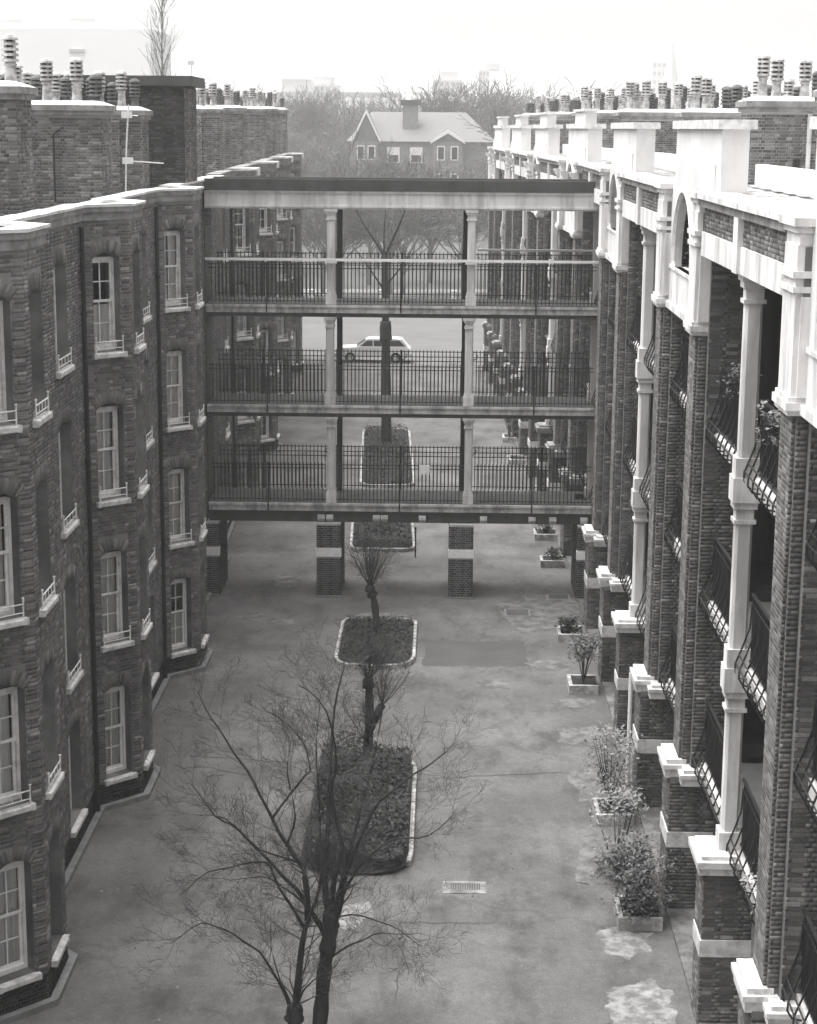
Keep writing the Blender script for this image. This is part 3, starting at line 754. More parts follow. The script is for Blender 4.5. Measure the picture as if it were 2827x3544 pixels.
def tower(rt, wall, bk, ya, yb, single=False):
    """narrow stair bay between piers at ya and yb with its white arched crown"""
    for yp in (ya, yb):
        pier(rt, wall, bk, yp, 12.1)
        y0 = yp - .75
        m = MB(); m.box(XP - .03, y0 - .03, 10.32, XBODY + .1, yp + .03, 11.55); m.box(XP - .06, y0 - .06, 10.1, XBODY + .06, yp + .06, 10.32)
        m.box(XP - .09, y0 - .09, 10.16, XBODY + .05, yp + .09, 10.26)
        m.box(XP + .03, y0 - .1, 10.32, XBODY + .1, y0 - .03, 11.5)
        m.box(XP - .07, y0 - .07, 11.55, XBODY + .12, yp + .07, 11.62); m.box(XP - .03, y0 - .03, 11.62, XBODY + .1, yp + .03, 11.72); m.box(XP - .08, y0 - .08, 11.72, XBODY + .14, yp + .08, 11.8)
        m.box(XP - .03, y0 - .03, 11.8, XBODY + .1, yp + .03, 12.1); m.build('white_pilaster', WHITE, wall)
    y0, y1 = ya - .75, yb
    m = MB(); c = (ya + yb - .75) / 2
    W = yb - .75 - ya; wall_face(m, (4.2, yb - .75, 10.2), (0, -1, 0), (-1, 0, 0), W, 2.22, [(W / 2 - 1.22, .72, W / 2 + 1.22, 2.05, 1.21)], 0.12); m.box(4.21, ya, 12.42, 4.5, yb - .75, 12.425)
    m.box(4.14, ya, 10.12, 4.5, yb - .75, 10.24); m.box(4.17, ya, 10.86, 4.55, yb - .75, 10.92)
    # raised archivolt
    pts = []
    for i in range(17):
        a = -PI / 2 + PI * i / 16; pts.append((4.185, c + 1.29 * math.sin(a), 11.04 + 1.29 * math.cos(a)))
    for p, q in zip(pts, pts[1:]): m.tube([p, q], 0.06, 4)
    m.build('arch_wall', WHITE, wall)
    # cornice, roof block, brackets
    m = MB()
    for c0, c1 in ((y0 - .06, ya + .04), (yb - .79, y1 + .06)):
        m.box(XP - .01, c0, 12.1, XBK + .02, c1, 12.24); m.box(XP - .05, c0 - .04, 12.24, XBK + .05, c1 + .04, 12.32); m.box(XP - .1, c0 - .1, 12.32, XBK + .08, c1 + .08, 12.42)
    m.box(4.5, ya + .04, 12.1, XBK + .02, yb - .79, 12.41)
    m.build('cornice', WHITE, wall)
    m = MB(); m.box(4.36, y0 - .1, 12.421, 4.8, y1 + .1, 13.42); m.box(4.33, y0 + .4, 12.421, 4.36, y1 - .4, 12.85)
    cc = (y0 + y1) / 2
    m.ext([(-1.9, 12.421), (1.9, 12.421), (1.4, 12.7), (0.6, 12.95), (-.6, 12.95), (-1.4, 12.7)], (4.2, cc, 0), (0, 1, 0), (0, 0, 1), (.16, 0, 0))
    m.build('gable_block', WHITE2, wall)
    if ya > 56:
        m = MB(); m.box(4.42, cc - 1.5, 13.571, 4.78, cc + 1.5, 13.95); m.box(4.36, cc - 1.62, 13.951, 4.84, cc + 1.62, 14.03); m.build('upper_block', WHITE2, wall)
    box_ob('block_cap', (4.28, y0 - .2, 13.421, 4.9, y1 + .2, 13.57), SILL, wall)
    for yy in ((y0 + .1, yb - .38, c) if ya > 56 else ()):
        m = MB(); m.ext([(0, 0), (0, -.42), (.06, -.42), (.1, -.25), (.2, -.12), (.24, 0)], (XP + .0, yy - .12, 12.1), (-1, 0, 0), (0, 0, 1), (0, .24, 0)); m.build('bracket', WHITE, wall)
    box_ob('stair_wall', (5.0, ya + .15, .06, 5.12, yb - .97, 11.3), TARRED, wall)  # dark wall added behind the arch so its opening looks shaded
    for z in DZ:
        box_ob('landing_slab', (4.53, ya + .12, z - .27, 5.9, yb - .95, z), FLOORD, wall); box_ob('slab_edge', (4.46, ya + .12, z - .27, 4.53, yb - .95, z + .01), WHITE, wall)
        bowed_railing(rt, ya + .13, yb - .96, z, single=False)

def wide_bay(rt, wall, bk, ya, yb, single=False, zt=12.42):
    """open gallery bay between a pier ending at ya and one whose pilaster ends at yb"""
    a, b = ya + .12, yb - .95; c = (a + b) / 2
    for z in DZ:
        box_ob('gallery_slab', (4.53, a, z - .27, 5.9, b, z), FLOORD, wall); box_ob('slab_edge', (4.46, a, z - .27, 4.53, b, z + .01), WHITE, wall)
        box_ob('slab_nosing', (4.42, a, z - .07, 4.46, b, z - .005), WHITE, wall)
        bowed_railing(rt, a + .02, c - .17, z, single); bowed_railing(rt, c + .17, b - .02, z, single)
    # slim white column on its pier
    m = MB()
    m.box(3.93, c - .36, 0, 4.68, c + .36, 2.5); po = m.build('column_pier', MORT_R, wall)
    bk.face(po, BR_R, (3.93, c - .36, 0), (1, 0, 0), (0, -1, 0), .75, 2.5, [(0, 1.15, .75, 1.42)]); bk.face(po, BR_R, (3.93, c + .36, 0), (0, -1, 0), (-1, 0, 0), .72, 2.5, [(0, 1.15, .72, 1.42)])
    m = MB(); m.box(3.905, c - .385, 1.15, 4.68, c - .34, 1.42); m.box(3.905, c - .34, 1.15, 3.95, c + .37, 1.42); m.build('white_band', SILL, po)
    m = MB(); m.box(3.84, c - .47, 2.5, 4.75, c + .47, 2.62); m.box(3.8, c - .52, 2.62, 4.78, c + .52, 2.72); m.box(3.88, c - .42, 2.72, 4.7, c + .42, 2.78); m.build('pier_cap', COPE_D if rt.rotation_euler.z else SILL, po)
    m = MB(); levels = [2.78] + DZ[1:] + [11.42]
    for z0, z1 in zip(levels, levels[1:]):
        m.box(4.16, c - .17, z0, 4.5, c + .17, z0 + .28); s = .125; k = .04
        top = z1 - .27 if z1 < 11 else z1
        oc = [(4.33 + sx * s + 0, c + sy * s) for sx, sy in ((-1, -.68), (-.68, -1), (.68, -1), (1, -.68), (1, .68), (.68, 1), (-.68, 1), (-1, .68))]
        m.prism(oc, z0 + .28, top - .42)
        m.box(4.17, c - .16, top - .42, 4.49, c + .16, top - .36); m.box(4.2, c - .13, top - .36, 4.46, c + .13, top - .2)
        m.box(4.16, c - .17, top - .2, 4.5, c + .17, top - .1); m.box(4.13, c - .2, top - .1, 4.53, c + .2, top + (.27 if z1 < 11 else 0) - .002)
    m.build('column', WHITE, wall)
    # entablature
    box_ob('lintel', (4.08, a, 11.42, 4.42, b, 11.8), WHITE, wall)
    m = MB(); m.box(4.12, a, 11.801, 4.42, b, 12.2); fr = m.build('frieze', MORT_M, wall)
    bk.face(fr, BR_S, (4.12, c - .2, 11.801), (0, -1, 0), (-1, 0, 0), c - .2 - a, .4); bk.face(fr, BR_S, (4.12, b, 11.801), (0, -1, 0), (-1, 0, 0), b - c - .2, .4)
    box_ob('lintel_block', (4.03, c - .2, 11.421, 4.43, c + .2, 12.199), WHITE, wall)
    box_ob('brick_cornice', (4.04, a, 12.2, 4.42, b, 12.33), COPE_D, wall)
    nst = 9
    for i in range(nst): box_ob('coping_stone', (3.98 + random.uniform(-.006, .006), a + (b - a) * i / nst + .004, 12.33, 4.62, a + (b - a) * (i + 1) / nst - .004, 12.42 + random.uniform(-.005, .005)), COPE, wall)
    # ground floor and flat fronts at the back of the gallery
    for z in [0] + DZ:
        for yy in (a + 1.1, b - 1.9):
            d_ = box_ob('front_door', (5.86, yy, z + .02, 5.9, yy + .85, z + 2.05), DOORM, wall)
        for yy in (a + 2.35, b - 3.3):
            m = MB(); m.box(5.84, yy, z + .9, 5.9, yy + 1.0, z + 2.0); fo = m.build('window', PAINT, wall)
            box_ob('pane', (5.832, yy + .08, z + .98, 5.838, yy + .47, z + 1.92), CARG, fo); box_ob('pane', (5.832, yy + .53, z + .98, 5.838, yy + .92, z + 1.92), CARG, fo)

def gallery_block(name, loc, label, ystart, yend, towers, wides, stacks, singles, near=None, rz=0.0):
    rt = root(name, loc, label, 'building', rz=rz)
    xf = Matrix.Translation(loc) @ Matrix.Rotation(rz, 4, 'Z') @ Matrix.Translation(-Vector(loc))
    bk = Bricks(xf)
    m = MB(); m.box(5.9, ystart, 0, 6.1, yend, 12.3); m.box(6.1, yend - .2, 0, 14, yend, 12.3); m.box(13.8, ystart, 0, 14, yend - .2, 12.3); m.box(6.1, ystart, 0, 13.8, ystart + .2, 12.3)
    wall = m.build('wall', GALW, rt)
    m = MB(); m.box(4.43, ystart, 12.2, 6.35, yend, 12.3); m.box(4.45, ystart, 11.3, 5.9, yend, 11.42); m.build('gallery_roof', COPE, rt)
    m = MB(); m.box(4.66, 0, 12.3, 6.34, .045, 12.322); lr = m.mesh('lead_roll', COPE)
    for y_ in np.arange(ystart + .7, yend, 1.25): link('lead_roll', lr, rt, Matrix.Translation((0, float(y_), 0)))
    m = MB(); m.box(6.35, ystart, 12.2, 6.55, yend, 12.72); m.box(6.55, ystart, 12.2, 14, yend, 12.4); m.build('roof', COPE, rt)
    box_ob('yard_step', (3.95, ystart, 0, 5.9, yend, 0.06), PAVE, rt)
    if rz == 0:
        m = MB(); m.tube([(7.42, 38.53, 12.4), (7.42, 38.53, 13.75)], .05, 8); m.build('stack_pipe', SLAB, rt)
        box_ob('air_vent', (7.12, 38.56, 12.42, 7.26, 38.6, 12.82), IRON, rt)
    if rz == 0:
        for yy in (36.15,): m = MB(); m.tube([(3.88, yy, 0.05), (3.88, yy, 2.45)], .045, 8); m.build('drainpipe', PAINT, rt)
    for ya, yb in towers: tower(rt, wall, bk, ya, yb)
    for i, (ya, yb) in enumerate(wides): wide_bay(rt, wall, bk, ya, yb, single=(near == i))
    for (x0, x1, y0, y1, z1, pots, sd, strips) in stacks: stack(bk, rt, x0, x1, y0, y1, 12.3, z1, BR_S, MORT_S, pots, sd, strips)
    bk.finish(singles); return rt

right = gallery_block('gallery_apartment_block', (5.5, 38, 0), 'near brick block with open iron railed galleries, slim white columns and white arches', 12.0, 57.2,
    [(17.36, 22.24), (30.79, 35.67), (44.16, 49.04)], [(22.24, 30.79), (35.67, 44.16), (49.04, 57.55)],
    [(6.75, 11.5, 33.2, 34.4, 13.9, 5, 21, ((6.75, 7.2),)), (6.2, 11.5, 38.6, 39.8, 13.78, 6, 22, ()), (5.95, 11.5, 47.0, 48.2, 13.62, 7, 23, ())], 300, near=0)
right.location.x += 0.09
TH = 0.035; PIV = (0, 57, 0)
right2 = gallery_block('gallery_apartment_block', PIV, 'brick and white arched gallery block beyond the bridge, running down to the street', 57.3, 103.5,
    [(57.57, 62.45), (70.95, 75.83), (84.33, 89.2), (97.7, 102.58)], [(62.45, 70.95), (75.83, 84.33), (89.2, 97.7)],
    [(5.6, 11, 58.5, 59.7, 13.72, 10, 31, ()), (5.6, 11, 71.6, 72.8, 13.8, 10, 32, ()), (5.6, 11, 85, 86.2, 13.85, 10, 33, ()), (5.6, 11, 98.4, 99.6, 13.9, 10, 34, ())], 120, rz=TH)
left2 = bay_block('brick_apartment_block', PIV, 'brick apartment block with canted bays beyond the bridge on the side of the parked car', 57.6, 108.5,
    [63.4, 75.8, 88.2, 100.6], -7.05, -6.28, 11.95, [0.62, 3.39, 6.29, 9.17],
    [(-12.5, -7.4, 63, 64.2, 13.75, 7, 41, ((-8.6, -8.0),)), (-12.5, -7.4, 73.5, 74.7, 13.9, 7, 42, ()), (-12.5, -7.4, 88, 89.2, 14.0, 7, 43, ()), (-12.5, -7.4, 96, 97.2, 14.1, 7, 44, ()), (-12.5, -7.3, 106, 107.2, 14.15, 6, 45, ())],
    80, [-2.6, -6.0], rz=TH, curtains=False)

# ------------------------------------------------------------------ the bridge of three galleries across the yard
def make_bridge():
    rt = root('gallery_bridge', (-1.2, 52.6, 0), 'three decked covered footbridge on brick piers joining the two apartment blocks across the yard', 'footbridge')
    bk = Bricks(); X0, X1, Y0, Y1 = -6.7, 4.36, 51.6, 53.7
    wall = None
    m = MB(); m.box(X0, Y0 - .08, 11.66, X1, Y0 + .1, 11.98); m.box(X0, Y1 - .1, 11.66, X1, Y1 + .08, 11.98); m.build('parapet', FASC, rt)
    m = MB(); m.box(X0, Y0 + .1, 11.7, X1, Y1 - .1, 11.74); m.build('roof', FELT, rt)
    m = MB(); m.box(X0, Y0 - .02, 11.16, X1, Y0 + .26, 11.6); m.box(X0, Y0 - .06, 11.6, X1, Y0 + .26, 11.66); m.box(X0, Y0 - .05, 11.2, X1, Y0 - .02, 11.26); m.build('top_beam', WHITE, rt)
    m = MB(); m.box(X0, Y1 - .26, 11.16, X1, Y1, 11.66); m.box(X0, Y0 + .26, 11.4, X1, Y1 - .26, 11.5); m.build('rear_beam', SLAB, rt)
    for z in DZ:
        m = MB(); m.box(X0, Y0 - .05, z - .24, X1, Y1 + .05, z - .02); m.box(X0, Y0 - .09, z - .08, X1, Y0 - .05, z - .01); m.build('deck', SLAB, rt); m = MB(); m.box(X0, Y0 + .06, z - .02, X1, Y1 - .06, z); m.build('deck_floor', FLOORD, rt)
        m = MB(); m.box(X0, Y0 + .03, z - .36, X1, Y0 + .2, z - .24); m.box(X0, Y1 - .2, z - .36, X1, Y1 - .03, z - .24)
        for x in np.arange(X0 + .6, X1, 1.2): m.box(x - .06, Y0 + .2, z - .36, x + .06, Y1 - .2, z - .24)
        m.build('soffit_beam', FASC, rt)
    m = MB(); m.box(X0, Y0 + .06, 2.2, X1, Y0 + .3, 2.42); m.box(X0, Y1 - .3, 2.2, X1, Y1 - .06, 2.42); m.build('main_beam', FASC, rt)
    for x in (-3.55, -3.3, -1.95, -1.72, -.62, 1.15, 2.55, 3.15, 4.05):
        m = MB(); m.ext([(0, 0), (.14, 0), (.14, -.1), (.04, -.2), (0, -.2)], (x, Y0 + .058, 2.42), (0, -1, 0), (0, 0, 1), (.2, 0, 0)); m.build('corbel', SILL, rt)
    for c in (-3.16, .79):
        for a, z0, z1 in ((c, DZ[0], DZ[1] - .36), (c - .03, DZ[1], DZ[2] - .36), (c + .0, DZ[2], 11.16)):
            m = MB(); y = Y0 + .12; m.box(a - .15, y - .15, z0, a + .15, y + .15, z0 + .26); m.box(a - .13, y - .13, z0 + .26, a + .13, y + .13, z0 + .34)
            m.prism([(a + sx * .115, y + sy * .115) for sx, sy in ((-1, -.7), (-.7, -1), (.7, -1), (1, -.7), (1, .7), (.7, 1), (-.7, 1), (-1, .7))], z0 + .34, z1 - .3)
            m.box(a - .14, y - .14, z1 - .3, a + .14, y + .14, z1 - .25); m.box(a - .12, y - .12, z1 - .25, a + .12, y + .12, z1 - .13); m.box(a - .15, y - .15, z1 - .13, a + .15, y + .15, z1 - .07); m.box(a - .18, y - .17, z1 - .07, a + .18, y + .17, z1 - .001)
            m.build('column', WHITE, rt)
        m = MB(); m.box(c + (.06 if c < 0 else -.22), Y1 - .2, DZ[0], c + (.22 if c < 0 else -.06), Y1 - .04, 11.16); m.build('rear_column', IRON, rt)  # white columns coloured as dark iron; their shade is put into the colour
    # railings: front bars one by one, back ones joined
    b = MB(); b.box(-.012, -.012, 0.03, .012, .012, 1.3); bar = b.mesh('bar', IRON)
    spans = [(X0 + .06, -3.31), (-3.01, .64), (.94, X1 - .05)]
    for li, z in enumerate(DZ):
        for side, y in ((0, Y0 + .02), (1, Y1 - .02)):
            m = MB()
            for a, e in (spans if side == 0 else [(X0 + .05, X1 - .05)]):
                for zz in (.1, 1.0, 1.13, 1.28) if side else (.08, 1.0, 1.1): m.box(a, y - .014, z + zz, e, y + .014, z + zz + .022)
                mid = (a + e) / 2
                for st in ([mid] if side == 0 else [X0 + 1.4, X0 + 3.4, X0 + 5.5, X0 + 7.6, X0 + 9.7]):
                    m.box(st - .025, y - .025, z, st + .025, y + .025, z + (1.16 if side == 0 else 1.34))
                    if side == 0:
                        m.box(st - .02, y - .14, z - .22, st + .02, y - .115, z + .02); m.box(st - .02, y - .14, z + .0, st + .02, y, z + .03)
                    else:
                        for sx in (-1, 1): m.tube([(st + sx * .03, y, z + 1.05), (st + sx * .13, y, z + 1.12), (st + sx * .16, y, z + 1.2), (st + sx * .09, y, z + 1.22)], .014, 4)
            if side:
                for x in np.arange(X0 + .1, X1 - .05, .112): m.box(x - .012, y - .012, z + .03, x + .012, y + .012, z + 1.34)
            rail = m.build('railing', IRON, rt)
            if side == 0:
                for a, e in spans:
                    n = int((e - a) / .107); sp = (e - a) / n
                    sc = 1.0 if li < 2 else .97
                    for i in range(1, n): link('bar', bar, rail, Matrix.Translation((a + i * sp, y, z)) @ Matrix.Diagonal((1, 1, .9, 1)))
    m = MB(); m.box(X0, Y0 - .1, 9.72, X1, Y0 - .04, 9.79); m.box(1.0, Y1 - .05, 9.9, X1, Y1 + .01, 9.96)
    for c in (-3.16, .79): m.box(c - .17, Y0 - .09, 9.66, c + .17, Y0 - .02, 9.72)
    m.build('handrail', PAINT, rt)
    for c, w in ((-3.22, .355), (.61, .355), (-6.6, .2), (4.12, .16)):
        m = MB(); m.box(c - w + .012, Y0 - .19, 0, c + w - .012, Y1 - .1, 2.2); po = m.build('brick_pier', MORT_S, rt)
        zb = [(0, 1.2, 2 * w, 1.475)]
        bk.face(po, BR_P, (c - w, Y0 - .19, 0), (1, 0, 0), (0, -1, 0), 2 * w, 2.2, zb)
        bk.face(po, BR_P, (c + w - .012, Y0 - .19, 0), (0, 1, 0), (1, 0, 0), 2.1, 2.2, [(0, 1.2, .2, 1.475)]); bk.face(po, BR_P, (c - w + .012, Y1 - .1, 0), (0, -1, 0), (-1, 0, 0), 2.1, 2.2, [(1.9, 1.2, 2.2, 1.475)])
        box_ob('white_band', (c - w - .01, Y0 - .215, 1.22, c + w + .01, Y0 - .02, 1.46), PAINT, po)
        box_ob('pier_foot', (c - w - .04, Y0 - .23, 0, c + w + .04, Y0 - .18, .06), KERBG, po)
    bk.finish(300)
make_bridge()
m = MB(); m.box(-.15, -.012, -.13, .15, .012, .13)
for sx in (-.12, .12):
    for sz in (-.1, .1): m.box(sx - .012, -.018, sz - .012, sx + .012, -.011, sz + .012)
sg = m.build('notice_board', PAINT); sg.location = (-.47, 51.54, 3.79)
tag(sg, 'small blank white notice fixed to the lowest railing of the bridge', 'notice')

# ------------------------------------------------------------------ planting beds down the middle of the yard
def bed(loc, w, l, label, r=.55, square_far=False, cover=0.12, seed=1, mat=LEAFD, rz=0.0, n=5000, covlabel='', skip=None, stones=True):
    t = root('flower_bed', loc, label, 'flower bed', rz=0)
    rr = random.Random(seed)
    pts = []
    hw, hl = w / 2, l / 2
    for cx, cy_, a0 in ((hw - r, -hl + r, -PI / 2), (hw - .05, hl - .05, 0) if square_far else (hw - r, hl - r, 0), (-hw + .05, hl - .05, PI / 2) if square_far else (-hw + r, hl - r, PI / 2), (-hw + r, -hl + r, PI)):
        rad = r if not (square_far and cy_ > 0) else .05
        for k in range(7): a = a0 + PI / 2 * k / 6; pts.append(Vector((cx + rad * math.cos(a), cy_ + rad * math.sin(a), 0)))
    Rm = Matrix.Rotation(rz, 3, 'Z'); L = Vector(loc)
    poly = [L + Rm @ p for p in pts]
    # resample the edge into kerb stones
    P = poly + [poly[0]]; tot = sum((a - b).length for a, b in zip(P, P[1:]))
    def at(s):
        for a, b in zip(P, P[1:]):
            d = (b - a).length
            if s <= d or d == 0 and s == 0: return a + (b - a) * (s / d if d else 0), (b - a)
            s -= d
        return P[-1], P[-1] - P[-2]
    N = int(tot / .42)
    if stones:
        for i in range(N):
            a, _ = at(tot * i / N + .006); b, _ = at(min(tot * (i + 1) / N - .006, tot)); d = b - a; ln = d.length; d.normalize(); nn = Vector((d.y, -d.x, 0))
            if skip and skip(a): continue
            m = MB(); h = .13 + rr.uniform(-.012, .012)
            m.ext([(-.045, -.02), (.045, -.02), (.045, h - .015), (.032, h), (-.032, h), (-.045, h - .015)], a, nn, (0, 0, 1), d * ln); m.build('kerb_stone', KERB, t)
    m = MB(); m.poly([(p.x, p.y, .07) for p in poly]); m.build('soil', SOIL, t)
    # low planting
    m = MB()
    for i in range(n):
        x, y = rr.uniform(-hw + .08, hw - .08), rr.uniform(-hl + .08, hl - .08)
        if min(abs(abs(x) - hw), 9) < r and min(abs(abs(y) - hl), 9) < r and not (square_far and y > 0):
            if (hw - abs(x) < r) and (hl - abs(y) < r) and math.hypot(abs(x) - hw + r, abs(y) - hl + r) > r: continue
        hgt = cover * (0.4 + 0.9 * (math.sin(x * 3.1 + seed) * math.cos(y * 2.3) * .5 + .5)) * rr.random() ** .5 + .03
        p = L + Rm @ Vector((x, y, 0)); s = rr.uniform(.018, .055); a = rr.random() * 6.3; tl = rr.uniform(-.6, .9)
        u = Vector((math.cos(a), math.sin(a), rr.uniform(-.5, .7))) * s; v = Vector((-math.sin(a), math.cos(a), tl)) * s * .6; c = Vector((p.x, p.y, .07 + hgt))
        m.quad(c - u, c - v, c + u, c + v)
    for i in range(int(w * l * 9)):
        x, y = rr.uniform(-hw + .2, hw - .2), rr.uniform(-hl + .3, hl - .3); p = L + Rm @ Vector((x, y, 0)); h_ = cover * rr.uniform(.8, 2.2) + .05
        m.tube([(p.x, p.y, .05), (p.x + rr.gauss(0, .06), p.y + rr.gauss(0, .06), .05 + h_ * .6), (p.x + rr.gauss(0, .14), p.y + rr.gauss(0, .14), .05 + h_)], [.008, .006, .003], 3, cap=False)
    tag(m.build('ground_cover', mat), covlabel, 'ground cover', kind='stuff')
    return t
bed((-1.5, 34.4, 0), 2.05, 6.3, 'large long bed full of dark low shrubs in the middle of the near yard', r=.7, cover=.5, seed=3, n=15000, covlabel='dark tangled low shrubs filling the large near bed', skip=lambda p: p.x < -2.2 or (p.y < 31.5))
bed((-1.64, 46.5, 0), 2.0, 4.5, 'white edged rounded bed with the leaning pollard before the bridge', r=.75, square_far=True, cover=.14, seed=5, n=4500, covlabel='thin dark planting in the rounded bed before the bridge')
bed((-1.93, 59.6, 0), 2.05, 4.6, 'dark bed directly behind the bridge, seen between its brick piers', r=.3, cover=.4, seed=8, n=7000, rz=TH, covlabel='dark low shrubs in the bed behind the bridge piers')
bed((-2.25, 74.6, 0), 2.05, 13.2, 'long narrow bed with a tall tree behind the railings of the bridge', r=.6, cover=.25, seed=9, n=12000, rz=TH, covlabel='dark planting in the long bed beyond the bridge')
m = MB(); m.tube([(-.78, 56.6, 0), (-.78, 56.6, .95)], .025, 6); m.lathe([(.035, 0), (.035, .03), (0, .06)], (-.78, 56.6, .94), 6); o = m.build('iron_post', IRON); tag(o, 'thin iron post at the corner of the bed behind the bridge', 'post')

# ------------------------------------------------------------------ trees
def twigs(m, p, d, L, r, depth, rr, up=.15, spread=.7, n=3, seg=4, thin=.0035):
    pts = [p]; rad = [r]; q = p.copy(); dd = d.normalized()
    for i in range(seg):
        dd = (dd + Vector((rr.gauss(0, .16), rr.gauss(0, .16), rr.gauss(0, .12) + up * .25))).normalized()
        q = q + dd * (L / seg); pts.append(q.copy()); rad.append(max(thin, r * (1 - .75 * (i + 1) / seg)))
        if depth > 0 and i > 0 or (depth > 0 and seg < 4):
            for k in range(n if i < seg - 1 else n + 1):
                if rr.random() < .25: continue
                ax = Vector((rr.gauss(0, 1), rr.gauss(0, 1), rr.gauss(0, .7))); ax = (ax - dd * ax.dot(dd)).normalized()
                nd = (dd * rr.uniform(.55, 1) + ax * spread * rr.uniform(.6, 1.2)).normalized()
                twigs(m, q.copy(), nd, L * rr.uniform(.38, .62), rad[-1] * .62, depth - 1, rr, up, spread, max(2, n - 1), 3, thin)
    m.tube(pts, rad, 3 if r < .02 else 5, cap=False)

def smooth_pts(pts, k=3, jit=0.0, rr=random):
    P = [Vector(p) for p in pts]; out = []
    for i in range(len(P) - 1):
        p0, p1, p2, p3 = P[max(i - 1, 0)], P[i], P[i + 1], P[min(i + 2, len(P) - 1)]
        for t in range(k):
            s = t / k
            out.append(0.5 * ((2 * p1) + (p2 - p0) * s + (2 * p0 - 5 * p1 + 4 * p2 - p3) * s * s + (3 * p1 - p0 - 3 * p2 + p3) * s ** 3))
    out.append(P[-1]); return out

def limb_tree(name, loc, label, trunks, limbs, seed, dens=1.0, twl=.75, depth=1):
    rr = random.Random(seed); t = root(name, loc, label, 'tree')
    m = MB()
    for pts, r0, r1 in trunks:
        P = smooth_pts(pts); n = len(P); m.tube(P, [r0 + (r1 - r0) * i / (n - 1) + .012 * math.sin(i * 2.1) for i in range(n)], 9)
    for pts, r0, r1 in trunks:
        for k in range(6 if r1 < .2 else 0):
            p = Vector(pts[-2]).lerp(Vector(pts[-1]), rr.uniform(.3, .95)) + Vector((rr.uniform(-.55, .55) * r1, rr.uniform(-.55, .55) * r1, 0)); q = r1 * rr.uniform(.5, .75)
            m.lathe([(q * .3, -q), (q * .85, -q * .5), (q, 0), (q * .85, q * .5), (q * .3, q)], p, 8)
    m.build('trunk', BARK, t, True)
    m = MB(); tw = MB()
    for pts, r0, r1, dy in limbs:
        P = smooth_pts(pts); n = len(P)
        P = [p + Vector((0, dy * (i / (n - 1)) ** 1.2 + .03 * math.sin(i * 1.7 + seed), 0)) for i, p in enumerate(P)]
        rd = [r0 + (r1 - r0) * (i / (n - 1)) ** .8 for i in range(n)]
        m.tube(P, rd, 6)
        for i in range(2, n):
            d = (P[i] - P[i - 1]).normalized()
            for k in range(int(3 * dens + rr.random())):
                ax = Vector((rr.gauss(0, 1), rr.gauss(0, 1), rr.gauss(0, .8))); ax = (ax - d * ax.dot(d)).normalized()
                nd = (d * rr.uniform(.4, 1) + ax * rr.uniform(.5, 1.1)).normalized()
                twigs(tw, P[i] - d * rr.random() * .1, nd, twl * rr.uniform(.5, 1.1), max(.004, rd[i] * .3), depth, rr, .3, .8, 2, 4, .002)
    m.build('limb', BARK, t, True); tag(tw.build('crown', TWIG, t), kind='stuff')
    return t
Y = 24.5
def z3(l, dy=0): return [(x, Y + dy, z) for x, z in l]
limb_tree('pollarded_tree', (-1.75, 24.5, 0), 'tall bare forked pollard with the thickest knobbly trunk, nearest the camera',
    [(z3([(-1.74, 0), (-1.67, .58), (-1.62, 1.24), (-1.57, 1.68), (-1.53, 2.07), (-1.52, 2.36)]), .115, .095), (z3([(-1.56, 1.72), (-1.52, 2.0), (-1.5, 2.12)]), .12, .1)],
    [(z3([(-1.57, 2.2), (-1.59, 2.6), (-1.58, 3.15), (-1.54, 4.22), (-1.48, 5.27), (-1.34, 5.89)]), .06, .008, .5),
     (z3([(-1.48, 2.1), (-1.38, 2.45), (-1.33, 2.8), (-1.24, 3.1), (-.91, 3.96), (-.54, 4.37), (-.19, 4.66), (.15, 4.93)]), .062, .006, -.4),
     (z3([(-1.56, 1.9), (-1.75, 2.25), (-2.02, 2.63), (-2.35, 2.95), (-2.83, 3.45), (-3.2, 3.66), (-3.55, 4.11)]), .05, .006, .4),
     (z3([(-1.52, 2.2), (-1.45, 2.9), (-1.34, 3.42), (-1.49, 4.22), (-1.41, 4.75), (-1.54, 5.53), (-1.9, 5.93)]), .045, .006, -.6),
     (z3([(-1.55, 2.2), (-1.66, 3.0), (-1.7, 3.9), (-1.76, 4.6), (-1.7, 5.4)]), .035, .005, .9),
     (z3([(-1.5, 2.2), (-1.2, 3.4), (-.95, 4.4), (-.8, 5.2), (-.75, 5.7)]), .035, .005, .7),
     (z3([(-1.5, 2.2), (-1.1, 3.1), (-.6, 3.6), (-.1, 3.75), (.25, 4.2)]), .028, .004, -.8),
     (z3([(-1.5, 1.65), (-1.11, 1.83), (-.78, 1.87), (-.21, 1.79)]), .018, .004, .5),
     (z3([(-1.5, 2.25), (-1.03, 2.33), (-.5, 2.17), (-.2, 2.0)]), .016, .004, -.4)], 11, dens=.6, twl=.6, depth=2)
